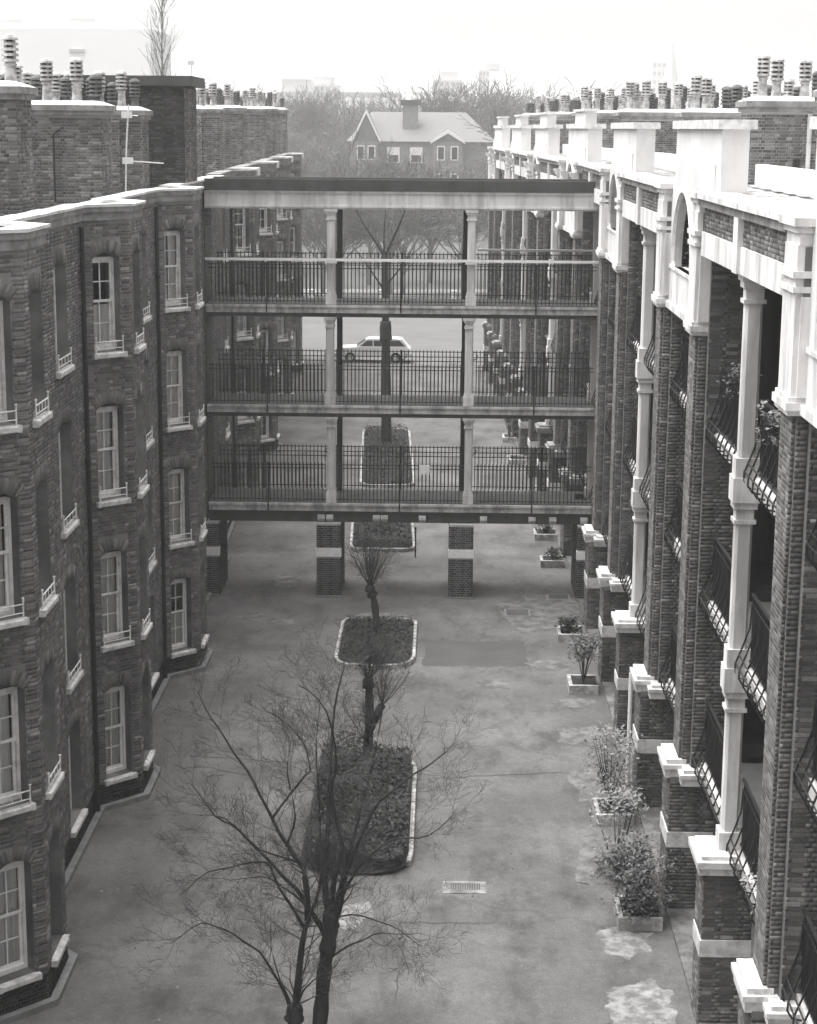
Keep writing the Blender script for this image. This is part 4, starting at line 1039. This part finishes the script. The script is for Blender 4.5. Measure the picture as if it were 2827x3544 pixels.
limb_tree('pollarded_tree', (-2.05, 24.4, 0), 'shorter bare pollard with a stubby knob and long curved shoots, beside the tall near trunk',
    [(z3([(-2.05, 0), (-2.04, .4), (-2.03, .72), (-2.03, .86)], -.1), .12, .11), (z3([(-2.04, .7), (-2.03, .8), (-2.02, .92)], -.1), .15, .1)],
    [(z3([(-2.02, .8), (-2.01, 1.01), (-1.93, 1.79), (-1.87, 2.12), (-1.8, 2.34), (-1.67, 2.75), (-1.62, 3.15), (-1.5, 3.6)]), .065, .01, -.3),
     (z3([(-1.84, 2.2), (-1.88, 2.88), (-1.97, 3.06), (-2.15, 3.33), (-2.35, 3.67), (-2.62, 4.23), (-2.91, 4.67), (-3.23, 5.16), (-3.43, 5.53)]), .05, .006, .3),
     (z3([(-2.15, 3.33), (-2.02, 3.76), (-2.14, 4.34), (-2.1, 4.79)]), .022, .005, .3),
     (z3([(-2.35, 3.75), (-1.89, 4.37), (-1.81, 4.43), (-1.91, 4.77), (-2.14, 5.02), (-2.53, 5.25)]), .02, .005, .5),
     (z3([(-2.1, .82), (-2.36, 1.45), (-2.64, 1.83), (-3.02, 2.1), (-3.35, 2.23), (-3.79, 1.95)]), .024, .005, -.3),
     (z3([(-2.08, .84), (-2.26, 1.23), (-2.4, 1.64), (-2.41, 2.05)]), .018, .004, .4),
     (z3([(-1.98, .9), (-1.85, 1.24), (-1.49, 1.57), (-1.34, 1.8)]), .018, .004, -.4),
     (z3([(-1.98, .9), (-1.9, 1.4), (-1.75, 2.0), (-1.72, 2.6)]), .014, .004, .5),
     (z3([(-1.9, 2.1), (-2.25, 2.74), (-2.43, 3.14), (-2.76, 3.13), (-3.24, 3.04), (-3.62, 2.74)]), .026, .005, -.4),
     (z3([(-1.85, 2.39), (-2.15, 2.63), (-2.56, 2.76), (-3.02, 2.61)]), .018, .004, .4),
     (z3([(-2.0, 3.1), (-2.5, 3.35), (-3.0, 3.9), (-3.3, 4.0)]), .018, .004, -.6)], 12, dens=.55, twl=.58, depth=2)
def fan(c, n, L, seed, lean=0.0):
    rr = random.Random(seed); out = []
    for i in range(n):
        a = rr.random() * 2 * PI; s = rr.uniform(.1, .95); d = Vector((math.cos(a) * s + lean, math.sin(a) * s, 1)).normalized(); l = L * rr.uniform(.6, 1.1)
        p = Vector(c); out.append(([p, p + d * l * .4 + Vector((0, 0, .03)), p + d * l * .75 + Vector((0, 0, .1)), p + d * l + Vector((0, 0, .2))], .014, .004, 0))
    return out
limb_tree('pollarded_tree', (-1.5, 37.4, 0), 'cut back pollard with two sawn stubs at the far end of the shrub filled bed',
    [([(-1.5, 37.35, 0), (-1.5, 37.3, .3), (-1.46, 37.3, 1.15), (-1.49, 37.3, 1.85)], .105, .085), ([(-1.48, 37.3, .75), (-1.36, 37.3, .98), (-1.2, 37.3, 1.32)], .1, .085), ([(-1.49, 37.3, 1.7), (-1.49, 37.3, 1.9)], .13, .12)],
    fan((-1.49, 37.3, 1.85), 16, .9, 4) + fan((-1.2, 37.3, 1.3), 7, .8, 5, .3) + fan((-1.5, 37.3, .4), 8, 1.1, 6), 13, dens=.7, twl=.4)
limb_tree('pollarded_tree', (-1.64, 46.9, 0), 'small leaning pollard with a fan of thin shoots in the white edged bed',
    [([(-1.63, 46.9, 0), (-1.66, 47.0, .3), (-1.7, 47.1, .75), (-1.78, 47.2, 1.22), (-1.84, 47.2, 1.36)], .105, .085), ([(-1.78, 47.2, 1.15), (-1.84, 47.2, 1.3), (-1.86, 47.2, 1.42)], .15, .12)],
    fan((-1.84, 47.2, 1.38), 30, 1.15, 8), 14, dens=.5, twl=.35)
limb_tree('pollarded_tree', (-2.36, 77, 0), 'taller dark trunked street tree in the long bed beyond the bridge, forking above its decks',
    [([(-2.34, 77, 0), (-2.36, 77, 2.2), (-2.38, 77, 4.2), (-2.42, 77, 6.2), (-2.46, 77, 8.2)], .24, .13), ([(-2.38, 77, 4.6), (-2.4, 77, 5.0), (-2.4, 77, 5.4)], .27, .24)],
    [([(-2.46, 77, 8.1), (-2.9, 77, 8.8), (-3.4, 77, 9.5), (-3.9, 77, 10.5)], .07, .015, .5), ([(-2.46, 77, 8.1), (-2.1, 77, 8.9), (-1.7, 77, 9.8), (-1.46, 77, 10.6)], .07, .015, -.5),
     ([(-2.46, 77, 8.1), (-2.5, 77, 9.2), (-2.4, 77, 10.4)], .06, .012, .6), ([(-2.4, 77, 6.6), (-3.2, 77, 7.8), (-3.8, 77, 8.6)], .05, .01, -.6), ([(-2.4, 77, 6.9), (-1.6, 77, 7.9), (-1.1, 77, 8.8)], .05, .01, .4)], 15, dens=.6, twl=.8)

def bush(name, loc, r, h, label, mat, n, seed, group=None, cat='shrub', stems=9, low=0.0, leaf=.05):
    rr = random.Random(seed); t = root(name, loc, label, cat, group); L = Vector(loc)
    m = MB()
    for i in range(stems):
        a = rr.random() * 6.3; s = rr.uniform(.2, .9) * r
        m.tube([L, L + Vector((math.cos(a) * s * .4, math.sin(a) * s * .4, h * .4)), L + Vector((math.cos(a) * s, math.sin(a) * s, h * rr.uniform(.75, 1)))], [.014, .01, .004], 4)
    m.build('stem', BARK, t)
    clumps = [(rr.gauss(0, .42), rr.gauss(0, .42), rr.uniform(low, 1), rr.uniform(.16, .34)) for _ in range(22)]
    m = MB()
    for i in range(n):
        c = rr.choice(clumps)
        p = Vector((c[0] + rr.gauss(0, c[3]), c[1] + rr.gauss(0, c[3]), 0)); q = math.hypot(p.x, p.y)
        z = c[2] + rr.gauss(0, .1)
        if q > 1.15 or z < low - .02 or z > 1.1 or q > 1.25 - .6 * abs(z - .55): continue
        p = L + Vector((p.x * r, p.y * r, z * h)); a = rr.random() * 6.3; s = leaf * rr.uniform(.6, 1.2)
        u = Vector((math.cos(a), math.sin(a), rr.uniform(-.6, .8))) * s; v = Vector((-math.sin(a), math.cos(a), rr.uniform(-.6, .8))) * s * .5
        m.quad(p - u, p - v, p + u, p + v)
    tag(m.build('foliage', mat, t), kind='stuff'); return t

def planter(x0, x1, y0, y1, label, seed):
    t = root('planter', ((x0 + x1) / 2, (y0 + y1) / 2, 0), label, 'planter'); w = .09; h = .22
    m = MB(); m.box(x0, y0, 0, x1, y0 + w, h); m.build('kerb_stone', KERB, t)
    m = MB(); m.box(x0, y0 + w, 0, x0 + w, y1, h - .004); m.build('kerb_stone', KERB, t)
    m = MB(); m.box(x0 + w, y1 - w, 0, x1, y1, h - .002); m.build('kerb_stone', KERB, t)
    m = MB(); m.box(x0 + w, y0 + w, 0, x1, y1 - w, h - .08); m.build('soil', SOIL, t)
PL = [(3.12, 29.1, 30.1, 'white kerbed planter under the biggest bush, nearest the camera'),
      (3.13, 33.9, 34.85, 'white kerbed planter under the pale airy bush, second from the camera'),
      (3.17, 42.4, 43.35, 'grey kerbed planter holding the upright stemmed shrub'),
      (3.18, 46.95, 47.9, 'low white planter with a small dark cushion of leaves by the bridge'),
      (3.15, 55.4, 56.2, 'low white edged planter just behind the bridge, nearly empty'),
      (3.14, 59.2, 60.1, 'low planter behind the bridge with a little dark plant')]
for i, (x, a, b, l) in enumerate(PL): planter(x, 3.88, a, b, l, i)
planter(2.75, 3.45, 73.1, 74.3, 'large pale planter halfway along the gallery block beyond the bridge', 7)
planter(2.68, 3.3, 78.5, 79.6, 'white planter with a bare twiggy bush far beyond the bridge', 8)
bush('shrub', (3.4, 29.6, .14), .66, 1.2, 'biggest dark leafy bush by the foot of the gallery pier nearest the camera', LEAF, 4200, 31, leaf=.042)
bush('shrub', (3.3, 31.4, .0), .55, 1.5, 'pale leaved feathery shrub growing against the brick pier behind the biggest bush', LEAFP, 1900, 32, leaf=.042)
bush('shrub', (3.45, 34.5, .14), .66, 1.55, 'airy pale twiggy bush in the second white planter', LEAFP, 1900, 33, low=.25, leaf=.042)
bush('shrub', (3.55, 42.9, .14), .42, 1.15, 'upright shrub with bare stems and a leafy top in the grey planter', LEAF, 900, 34, low=.5)
bush('shrub', (3.5, 47.4, .14), .36, .45, 'small dark cushion shaped plant in the white planter by the bridge', LEAFD, 800, 35, stems=4)
bush('shrub', (3.5, 59.6, .14), .34, .5, 'little dark plant in the far planter under the bridge', LEAFD, 500, 36, stems=4)
bush('shrub', (3.55, 55.8, .14), .3, .4, 'low dark plant behind the bridge against the gallery pier', LEAFD, 350, 37, stems=4)
bush('shrub', (3.0, 79.0, .14), .4, 1.2, 'bare twiggy bush in the farthest white planter', LEAF, 160, 38, stems=14)
bush('potted_plant', (4.42, 23.6, 9.35), .3, .55, 'trailing pale flowering plant on the top gallery railing by the near white pilaster', LEAFP, 420, 41, cat='plant', stems=5, leaf=.04)
bush('potted_plant', (4.55, 23.3, 3.0), .35, .7, 'leafy potted plant on the lowest gallery behind the near belly railing', LEAFP, 420, 42, cat='plant', stems=5, leaf=.04)
bush('potted_plant', (4.6, 28.3, 9.3), .35, .5, 'drooping dark plant hung on the top gallery railing beside the slim column', LEAF, 380, 43, cat='plant', stems=5, leaf=.04)
bush('potted_plant', (4.6, 32.7, 10.9), .3, .55, 'dark plant standing on the sill of the near white arch', LEAFD, 360, 44, cat='plant', stems=5, leaf=.04)

# ------------------------------------------------------------------ aerials
def aerial(loc, h, arms, label, yag=(1, .25)):
    t = root('tv_aerial', loc, label, 'aerial'); L = Vector(loc)
    m = MB(); m.tube([L, L + Vector((.04, 0, h * .5)), L + Vector((.12, 0, h))], .02, 6); m.build('pole', METALL, t)
    for z, ln, k in arms:
        m = MB(); b = L + Vector((.1, -.05, z)); d = Vector((yag[0], yag[1], -.06)).normalized(); m.tube([b - d * .1, b + d * ln], .014, 5)
        pd = Vector((-d.y, d.x, 0))
        for i in range(k):
            q = b + d * (ln * (i + .5) / k); m.tube([q - pd * .2, q + pd * .2], .008, 4)
        m.box(b.x - .14, b.y - .1, b.z - .07, b.x + .12, b.y - .06, b.z + .09)
        m.build('yagi', METALL, t)
aerial((-10.3, 41.3, 12.3), 1.95, [(1.85, 1.1, 6)], 'white pole television aerial rising over the middle chimney stack on the left roof')
aerial((-7.85, 45.5, 11.8), 2.1, [(1.85, .25, 3), (.75, .85, 7)], 'television aerial with two yagis strapped to the corner of the smallest left chimney stack', (1, .1))
aerial((-10.0, 73, 13.5), 2.6, [(2.3, .5, 4)], 'thin mast aerial above the chimney pots beyond the bridge on the left')
aerial((8.6, 47.5, 13.6), 1.2, [(1.0, .9, 6)], 'low aerial among the chimney pots on the right roof')

# ------------------------------------------------------------------ estate car, lamp, street things
def car():
    t = root('estate_car', (-4.25, 111, 0), 'white nineteen seventies estate car parked side on at the end of the yard', 'car')
    def P(x, z): return (x, z)
    low = [(-2.15, .35), (2.1, .35), (2.16, .55), (2.14, .8), (2.05, .88), (-.55, .93), (-1.95, .86), (-2.12, .75), (-2.18, .55)]
    top = [(-1.0, .92), (-.45, 1.33), (-.3, 1.38), (1.3, 1.4), (1.65, 1.36), (2.04, .9)]
    m = MB(); m.ext(low, (-4.25, 110.2, 0), (1, 0, 0), (0, 0, 1), (0, 1.6, 0))
    b = m.build('body', CARP, t)
    m = MB(); m.ext(top, (-4.25, 110.3, 0), (1, 0, 0), (0, 0, 1), (0, 1.4, 0)); m.build('cabin', CARP, t)
    for y in (110.288, 111.702):
        for q in ([(-.78, .97), (-.38, 1.28), (-.05, 1.3), (-.05, .97)], [(.02, .97), (.02, 1.3), (.72, 1.31), (.72, .97)], [(.8, .97), (.8, 1.31), (1.5, 1.31), (1.85, .97)]):
            m = MB(); m.ext(q, (-4.25, y, 0), (1, 0, 0), (0, 0, 1), (0, .01, 0)); m.build('side_window', CARG, t)
    m = MB(); m.quad((-5.24, 110.4, .96), (-5.24, 111.6, .96), (-4.74, 111.55, 1.31), (-4.74, 110.45, 1.31)); m.build('windscreen', CARG, t)
    for x in (-5.6, -2.95):
        for y in (110.16, 111.68):
            m = MB(); m.tube([(x, y, .31), (x, y + .16, .31)], .31, 16); w = m.build('wheel', RUBBER, t)
            m = MB(); m.tube([(x, y - .01, .31), (x, y + .17, .31)], .17, 12); m.build('hub_cap', CHROME, w)
    for x0, x1 in ((-6.48, -6.38), (-2.12, -2.02)): box_ob('bumper', (x0, 110.15, .42, x1, 111.85, .54), CHROME, t)
    m = MB(); m.box(-6.44, 110.3, .62, -6.4, 110.5, .76); m.build('headlight', CARG, t); m = MB(); m.box(-6.44, 111.5, .62, -6.4, 111.7, .76); m.build('headlight', CARG, t)
    t.location = (-4.0, 106.3, 0)
car()
t = root('lamp_post', (2.95, 100, 0), 'slim lamp post with a white globe beyond the bridge on the right', 'lamp post')
m = MB(); m.tube([(2.95, 100, 0), (2.95, 100, 2.6)], .05, 8); m.build('post', PAINT, t); m = MB(); m.lathe([(.06, 0), (.2, .1), (.25, .25), (.2, .42), (.05, .5)], (2.95, 100, 2.6), 12); m.build('globe', WHITE, t)
t = root('park_wall', (0, 139, 0), 'low park wall with pale gate posts across the street', 'wall')
for i in range(9):
    x = -26 + i * 5.4; y = 133 + .0154 * (x + 260) * 1.0 + 2.0
    m = MB(); m.prism([(x, y), (x + 5.0, y + .08), (x + 5.0, y + .33), (x, y + .25)], 0, .95); m.build('wall_panel', MORT_M, t)
    m = MB(); m.prism([(x - .4, y - .06), (x, y - .06), (x, y + .32), (x - .4, y + .32)], 0, 1.25); m.prism([(x - .44, y - .1), (x + .04, y - .1), (x + .04, y + .36), (x - .44, y + .36)], 1.25, 1.33); m.build('gate_post', SILL, t)

# ------------------------------------------------------------------ far houses and towers
def house(name, x0, x1, y0, y1, eave, ridge, gables, label, chim, wins):
    t = root(name, ((x0 + x1) / 2, y0, 0), label, 'house')
    m = MB(); m.box(x0, y0, 0, x1, y1, eave); m.build('wall', HOUSEW, t)
    yc = (y0 + y1) / 2; m = MB()
    a, b, c, d = (x0 - .4, y0 - .4, eave), (x1 + .4, y0 - .4, eave), (x1 + .4, y1 + .4, eave), (x0 - .4, y1 + .4, eave); e, f = (x0 + 2.5, yc, ridge), (x1 - 3.5, yc, ridge)
    for q in ((a, b, f, e), (c, d, e, f)): m.quad(*q)
    m.poly((b, c, f)); m.poly((d, a, e)); m.build('roof', SLATE, t)
    for gx, gw, gz in gables:
        m = MB(); m.ext([(gx - gw, 0), (gx + gw, 0), (gx + gw, eave), (gx, gz - .3), (gx - gw, eave)], (0, y0 - 1.5, 0), (1, 0, 0), (0, 0, 1), (0, 1.5, 0)); m.build('gable', HOUSEW, t)
        m = MB(); m.ext([(gx - gw - .3, eave - .25), (gx - gw - .3, eave + .15), (gx, gz), (gx, gz - .55)], (0, y0 - 1.8, 0), (1, 0, 0), (0, 0, 1), (0, .25, 0)); m.build('bargeboard', PAINT, t)
        m = MB(); m.ext([(gx + gw + .3, eave - .25), (gx, gz - .55), (gx, gz), (gx + gw + .3, eave + .15)], (0, y0 - 1.8, 0), (1, 0, 0), (0, 0, 1), (0, .25, 0)); m.build('bargeboard', PAINT, t)
        m = MB(); m.ext([(gx - gw - .3, eave), (gx + gw + .3, eave), (gx, gz)], (0, y0 - 1.55, .02), (1, 0, 0), (0, 0, 1), (0, 5, 0)); m.build('gable_roof', SLATE, t)
        for wx in (gx - gw * .45, gx + gw * .45):
            for wz in (2, 6, 9.4): m = MB(); m.box(wx - .5, y0 - 1.56, wz, wx + .5, y0 - 1.5, wz + 1.8); fo = m.build('window', PAINT, t); box_ob('pane', (wx - .36, y0 - 1.6, wz + .15, wx + .36, y0 - 1.565, wz + 1.65), CARG, fo)
    for wx in wins:
        for wz in (1.6, 5.4, 9): m = MB(); m.box(wx - .8, y0 - .08, wz, wx + .8, y0, wz + 2); fo = m.build('window', PAINT, t); box_ob('pane', (wx - .62, y0 - .1, wz + .15, wx + .62, y0 - .085, wz + 1.0), CARG, fo)
    for cx, cw, ch in chim:
        m = MB(); m.box(cx - cw, yc - 3.2, eave, cx + cw, yc - 2.2, ch); c_ = m.build('chimney', HOUSEW, t)
        box_ob('chimney_cap', (cx - cw - .25, yc - 3.45, ch + .001, cx + cw + .25, yc - 1.95, ch + .7), FASC, c_)
    return t
house('gabled_house', -12.0, 6.2, 236, 246, 11.7, 15.4, [(-9.9, 1.5, 15.7), (.4, 1.9, 13.3)], 'tall brick villa with steep white bargeboard gables, seen over the bridge roof', [(-4.4, 1.0, 16.2)], [-6.5, -3.6])
house('terraced_house', -30, -14.5, 168, 177, 7.6, 9.6, [], 'pale windowed terrace glimpsed between the blocks beyond the street', [(-22, .8, 11)], [-28, -25, -22, -19, -16.2])
house('terraced_house', 9, 30, 230, 239, 9, 12, [(14, 2.4, 13)], 'terrace with one small gable half hidden behind the far gallery block', [(22, 1, 14)], [18, 22, 26])
house('terraced_house', -60, -16, 285, 296, 9, 12.5, [], 'long roofed terrace among the trees of the park', [(-40, 1, 14.5), (-25, 1, 14.5)], [-50, -44, -38, -32, -26, -20])

def slab_block(name, x0, x1, y0, y1, z1, label, rows, cols, mat=TOWER, wm=TOWERW, cat='tower block'):
    t = root(name, ((x0 + x1) / 2, y0, 0), label, cat); m = MB(); m.box(x0, y0, 0, x1, y1, z1); m.box(x0 + 2, y0 + 2, z1, x0 + 7, y1 - 2, z1 + 2.2); m.build('wall', mat, t)
    w = MB(); n = 0
    fw, fh = (x1 - x0) / cols, z1 / rows; wm_ = MB(); wm_.box(0, 0, 0, fw * .6, .15, fh * .45); me = wm_.mesh('window', wm)
    for r_ in range(rows):
        for c in range(cols):
            if r_ * fh > 8: link('window', me, t, Matrix.Translation((x0 + (c + .2) * fw, y0 - .12, (r_ + .3) * fh)))
    return t
slab_block('tower_block', -38.5, -30, 520, 535, 25, 'pale high rise block on the skyline above the left chimney pots', 10, 5)
slab_block('tower_block', -3.5, 4.5, 520, 534, 26.5, 'square high rise on the skyline over the white gabled villa', 11, 5)
slab_block('tower_block', 11.5, 15, 640, 652, 33, 'narrow tall tower on the skyline right of the square high rise', 12, 3)
slab_block('tower_block', 88, 96, 800, 812, 42, 'faint stepped tower far off over the right chimney stacks', 12, 4)
slab_block('office_block', -31, -8, 330, 345, 19.5, 'long low office block with bands of pale windows behind the park trees', 5, 14, wm=PALE, cat='office block')
t = root('pale_slab_block', (-50, 210, 0), 'very pale slab block with a few dark slits behind the left chimney stacks', 'apartment block')
m = MB(); m.box(-75, 210, 0, -33, 225, 24); m.box(-74, 212, 24, -36, 224, 26.6); m.build('wall', PALE, t)
for wx, wz, ww in ((-50.8, 24.6, 3), (-42.4, 24.8, 2.8), (-42.2, 21.4, 1.7), (-51, 18.5, 3), (-36, 18, 2)): box_ob('window', (wx, 209.8 if wz < 24 else 211.8, wz, wx + ww, 209.95 if wz < 24 else 211.95, wz + .35), TOWER, t)
slab_block('flats', -66, -40, 420, 432, 20, 'faint flats beyond the park left of the office block', 7, 7, cat='apartment block')
t = root('church_spire', (72, 600, 0), 'faint church spire standing over the right chimney stacks', 'church')
m = MB(); m.box(68, 596, 0, 76, 604, 20); m.build('tower', TOWER, t); m = MB(); m.lathe([(4.6, 0), (2.4, 9), (.15, 21)], (72, 600, 20), 8); m.build('spire', TOWER, t)
m = MB(); m.lathe([(.9, 0), (.9, 13), (1.05, 13), (1.05, 17)], (-28.3, 150, 0), 12); o = m.build('factory_chimney', TOWER); tag(o, 'short round pale flue standing behind the left chimney pots', 'chimney')

# ------------------------------------------------------------------ bare winter trees beyond the street
def bare_tree_meshes(seed, h, narrow):
    rr = random.Random(seed); tr = MB(); cr = MB(); th = h * .3
    P = [Vector((0, 0, 0)), Vector((.1, 0, th * .5)), Vector((.05, .1, th)), Vector((0, .1, h * .55))]
    tr.tube(smooth_pts(P), [h * .022 - i * h * .0013 for i in range(10)], 7)
    for i in range(13 if not narrow else 18):
        z = th * rr.uniform(.75, 1.0) + (h * .5 - th) * (i / 13 if not narrow else i / 14)
        a = rr.random() * 6.3; s = .13 if narrow else rr.uniform(.5, 1.1)
        d = Vector((math.cos(a) * s, math.sin(a) * s, 1)).normalized()
        twigs(cr, Vector((.05, .08, z)), d, h * rr.uniform(.4, .6) * (1 - .3 * i / 13), h * .009, 3, rr, .35, .6, 3, 4, h * .002)
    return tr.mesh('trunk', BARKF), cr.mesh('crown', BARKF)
TM = [bare_tree_meshes(100 + i, 13 + i, False) for i in range(4)]; 
def poplar_meshes(h):
    rr = random.Random(202); tr = MB(); cr = MB()
    tr.tube([Vector((.2 * math.sin(i * .5), 0, h * i / 12)) for i in range(13)], [.2 * (1 - i / 12.5) + .015 for i in range(13)], 6)
    for i in range(46):
        z = h * (.3 + .66 * (i / 46) ** .9); a = rr.random() * 6.3; d = Vector((math.cos(a) * .3, math.sin(a) * .3, 1)).normalized()
        twigs(cr, Vector((.2 * math.sin(z / h * 6), 0, z)), d, h * .17 * (1.15 - z / h) + .8, .035, 1, rr, .5, .3, 3, 4, .012)
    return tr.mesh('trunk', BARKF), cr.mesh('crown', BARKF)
TN = poplar_meshes(24)
def far_tree(tm, x, y, s, rz, label, group='bare winter trees of the park'):
    t = root('bare_tree', (x, y, 0), label, 'tree', group, rz); INV.pop(t.name)
    a = link('trunk', tm[0], t, Matrix.Diagonal((s, s, s, 1))); b = tag(link('crown', tm[1], t, Matrix.Diagonal((s, s, s, 1))), kind='stuff')
far_tree(TN, -19.8, 132, .95, 0.4, 'tall narrow bare poplar rising behind the left tank wall', 'poplars')
rr = random.Random(77); spots = []
for i in range(1500):
    x, y = rr.uniform(-42, 34), rr.uniform(142, 330)
    if -14 < x < 8 and 205 < y < 250: continue
    if abs(x) > y * .16 or any(math.hypot(x - a, y - b) < 5.5 for a, b in spots): continue
    if -32 < x < -13 and 160 < y < 180: continue
    if -3.5 < x < 2.5 and y < 158: continue
    spots.append((x, y))
    if len(spots) >= 105: break
for i, (x, y) in enumerate(spots):
    h = rr.uniform(.68, .95) if y < 240 else rr.uniform(.85, 1.15)
    far_tree(TM[i % 4], x, y, h * (.78 if (-13 < x < 8 and y < 210) else 1.0), rr.random() * 6.3, 'bare winter tree among the many in the park across the street')
for x, y, s, l in ((-3.2, 146, .62, 'dark park tree with a thick straight trunk framed in the middle opening of the bridge'), (1.6, 150, .6, 'spreading bare park tree framed beside the right white column of the bridge'), (-8.6, 147, .6, 'thin bare tree at the park edge left of the bridge column'),
                   (11, 128, 1.0, 'bare tree by the street end of the gallery block')):
    far_tree(TM[0], x, y, s, x, l)
rr = random.Random(5)
def far_wood(n, x0, x1, y0, y1, label):
    m = MB()
    for i in range(n):
        x = rr.uniform(x0, x1); y = rr.uniform(y0, y1); h = rr.uniform(9, 15)
        m.tube([(x, y, 0), (x, y, h * .6)], [.3, .12], 3, cap=False)
        for k in range(26):
            a = rr.random() * 6.3; z = h * rr.uniform(.25, .7); s = rr.uniform(1, 3.2); p = Vector((x, y, z)); q = p + Vector((math.cos(a) * s, math.sin(a) * s, rr.uniform(1.5, 5)))
            m.tube([p, (p + q) / 2 + Vector((0, 0, -.3)), q], [.13, .09, .05], 3, cap=False)
            for j in range(3): b = p.lerp(q, rr.uniform(.4, 1)); m.tube([b, b + Vector((rr.gauss(0, 1), rr.gauss(0, 1), rr.uniform(.5, 2.4)))], [.07, .04], 3, cap=False)
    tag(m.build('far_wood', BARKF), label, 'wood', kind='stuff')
far_wood(260, -75, 90, 340, 470, 'distant belt of bare trees closing the park under the skyline')
hd = MB()
for i in range(9000):
    x = rr.uniform(-30, 30); y = 260 + rr.gauss(0, .8); z = rr.uniform(0, 2.2); a = rr.random() * 6.3; s = rr.uniform(.1, .25)
    hd.quad((x - s * math.cos(a), y - s * math.sin(a), z - s * .4), (x + s * .3, y, z - s * .5), (x + s * math.cos(a), y + s * math.sin(a), z + s * .4), (x - s * .3, y, z + s * .5))
tag(hd.build('hedge', HEDGE), 'dark clipped hedge along the back of the park lawn', 'hedge', kind='stuff')

# ------------------------------------------------------------------ air
hz = MB(); hz.box(-1500, -60, -1.0, 1500, 2700, 62); hm = bpy.data.materials.new('haze'); hm.use_nodes = True; hn = hm.node_tree; hn.nodes.clear()
ho = hn.nodes.new('ShaderNodeOutputMaterial'); pvn = hn.nodes.new('ShaderNodeVolumePrincipled'); pvn.inputs['Color'].default_value = (.97, .97, .96, 1); pvn.inputs['Density'].default_value = 0.00065; pvn.inputs['Anisotropy'].default_value = 0.2
hn.links.new(pvn.outputs[0], ho.inputs['Volume'])
tag(hz.build('haze', hm), 'thin winter mist over the yard and the park', 'haze', kind='stuff')
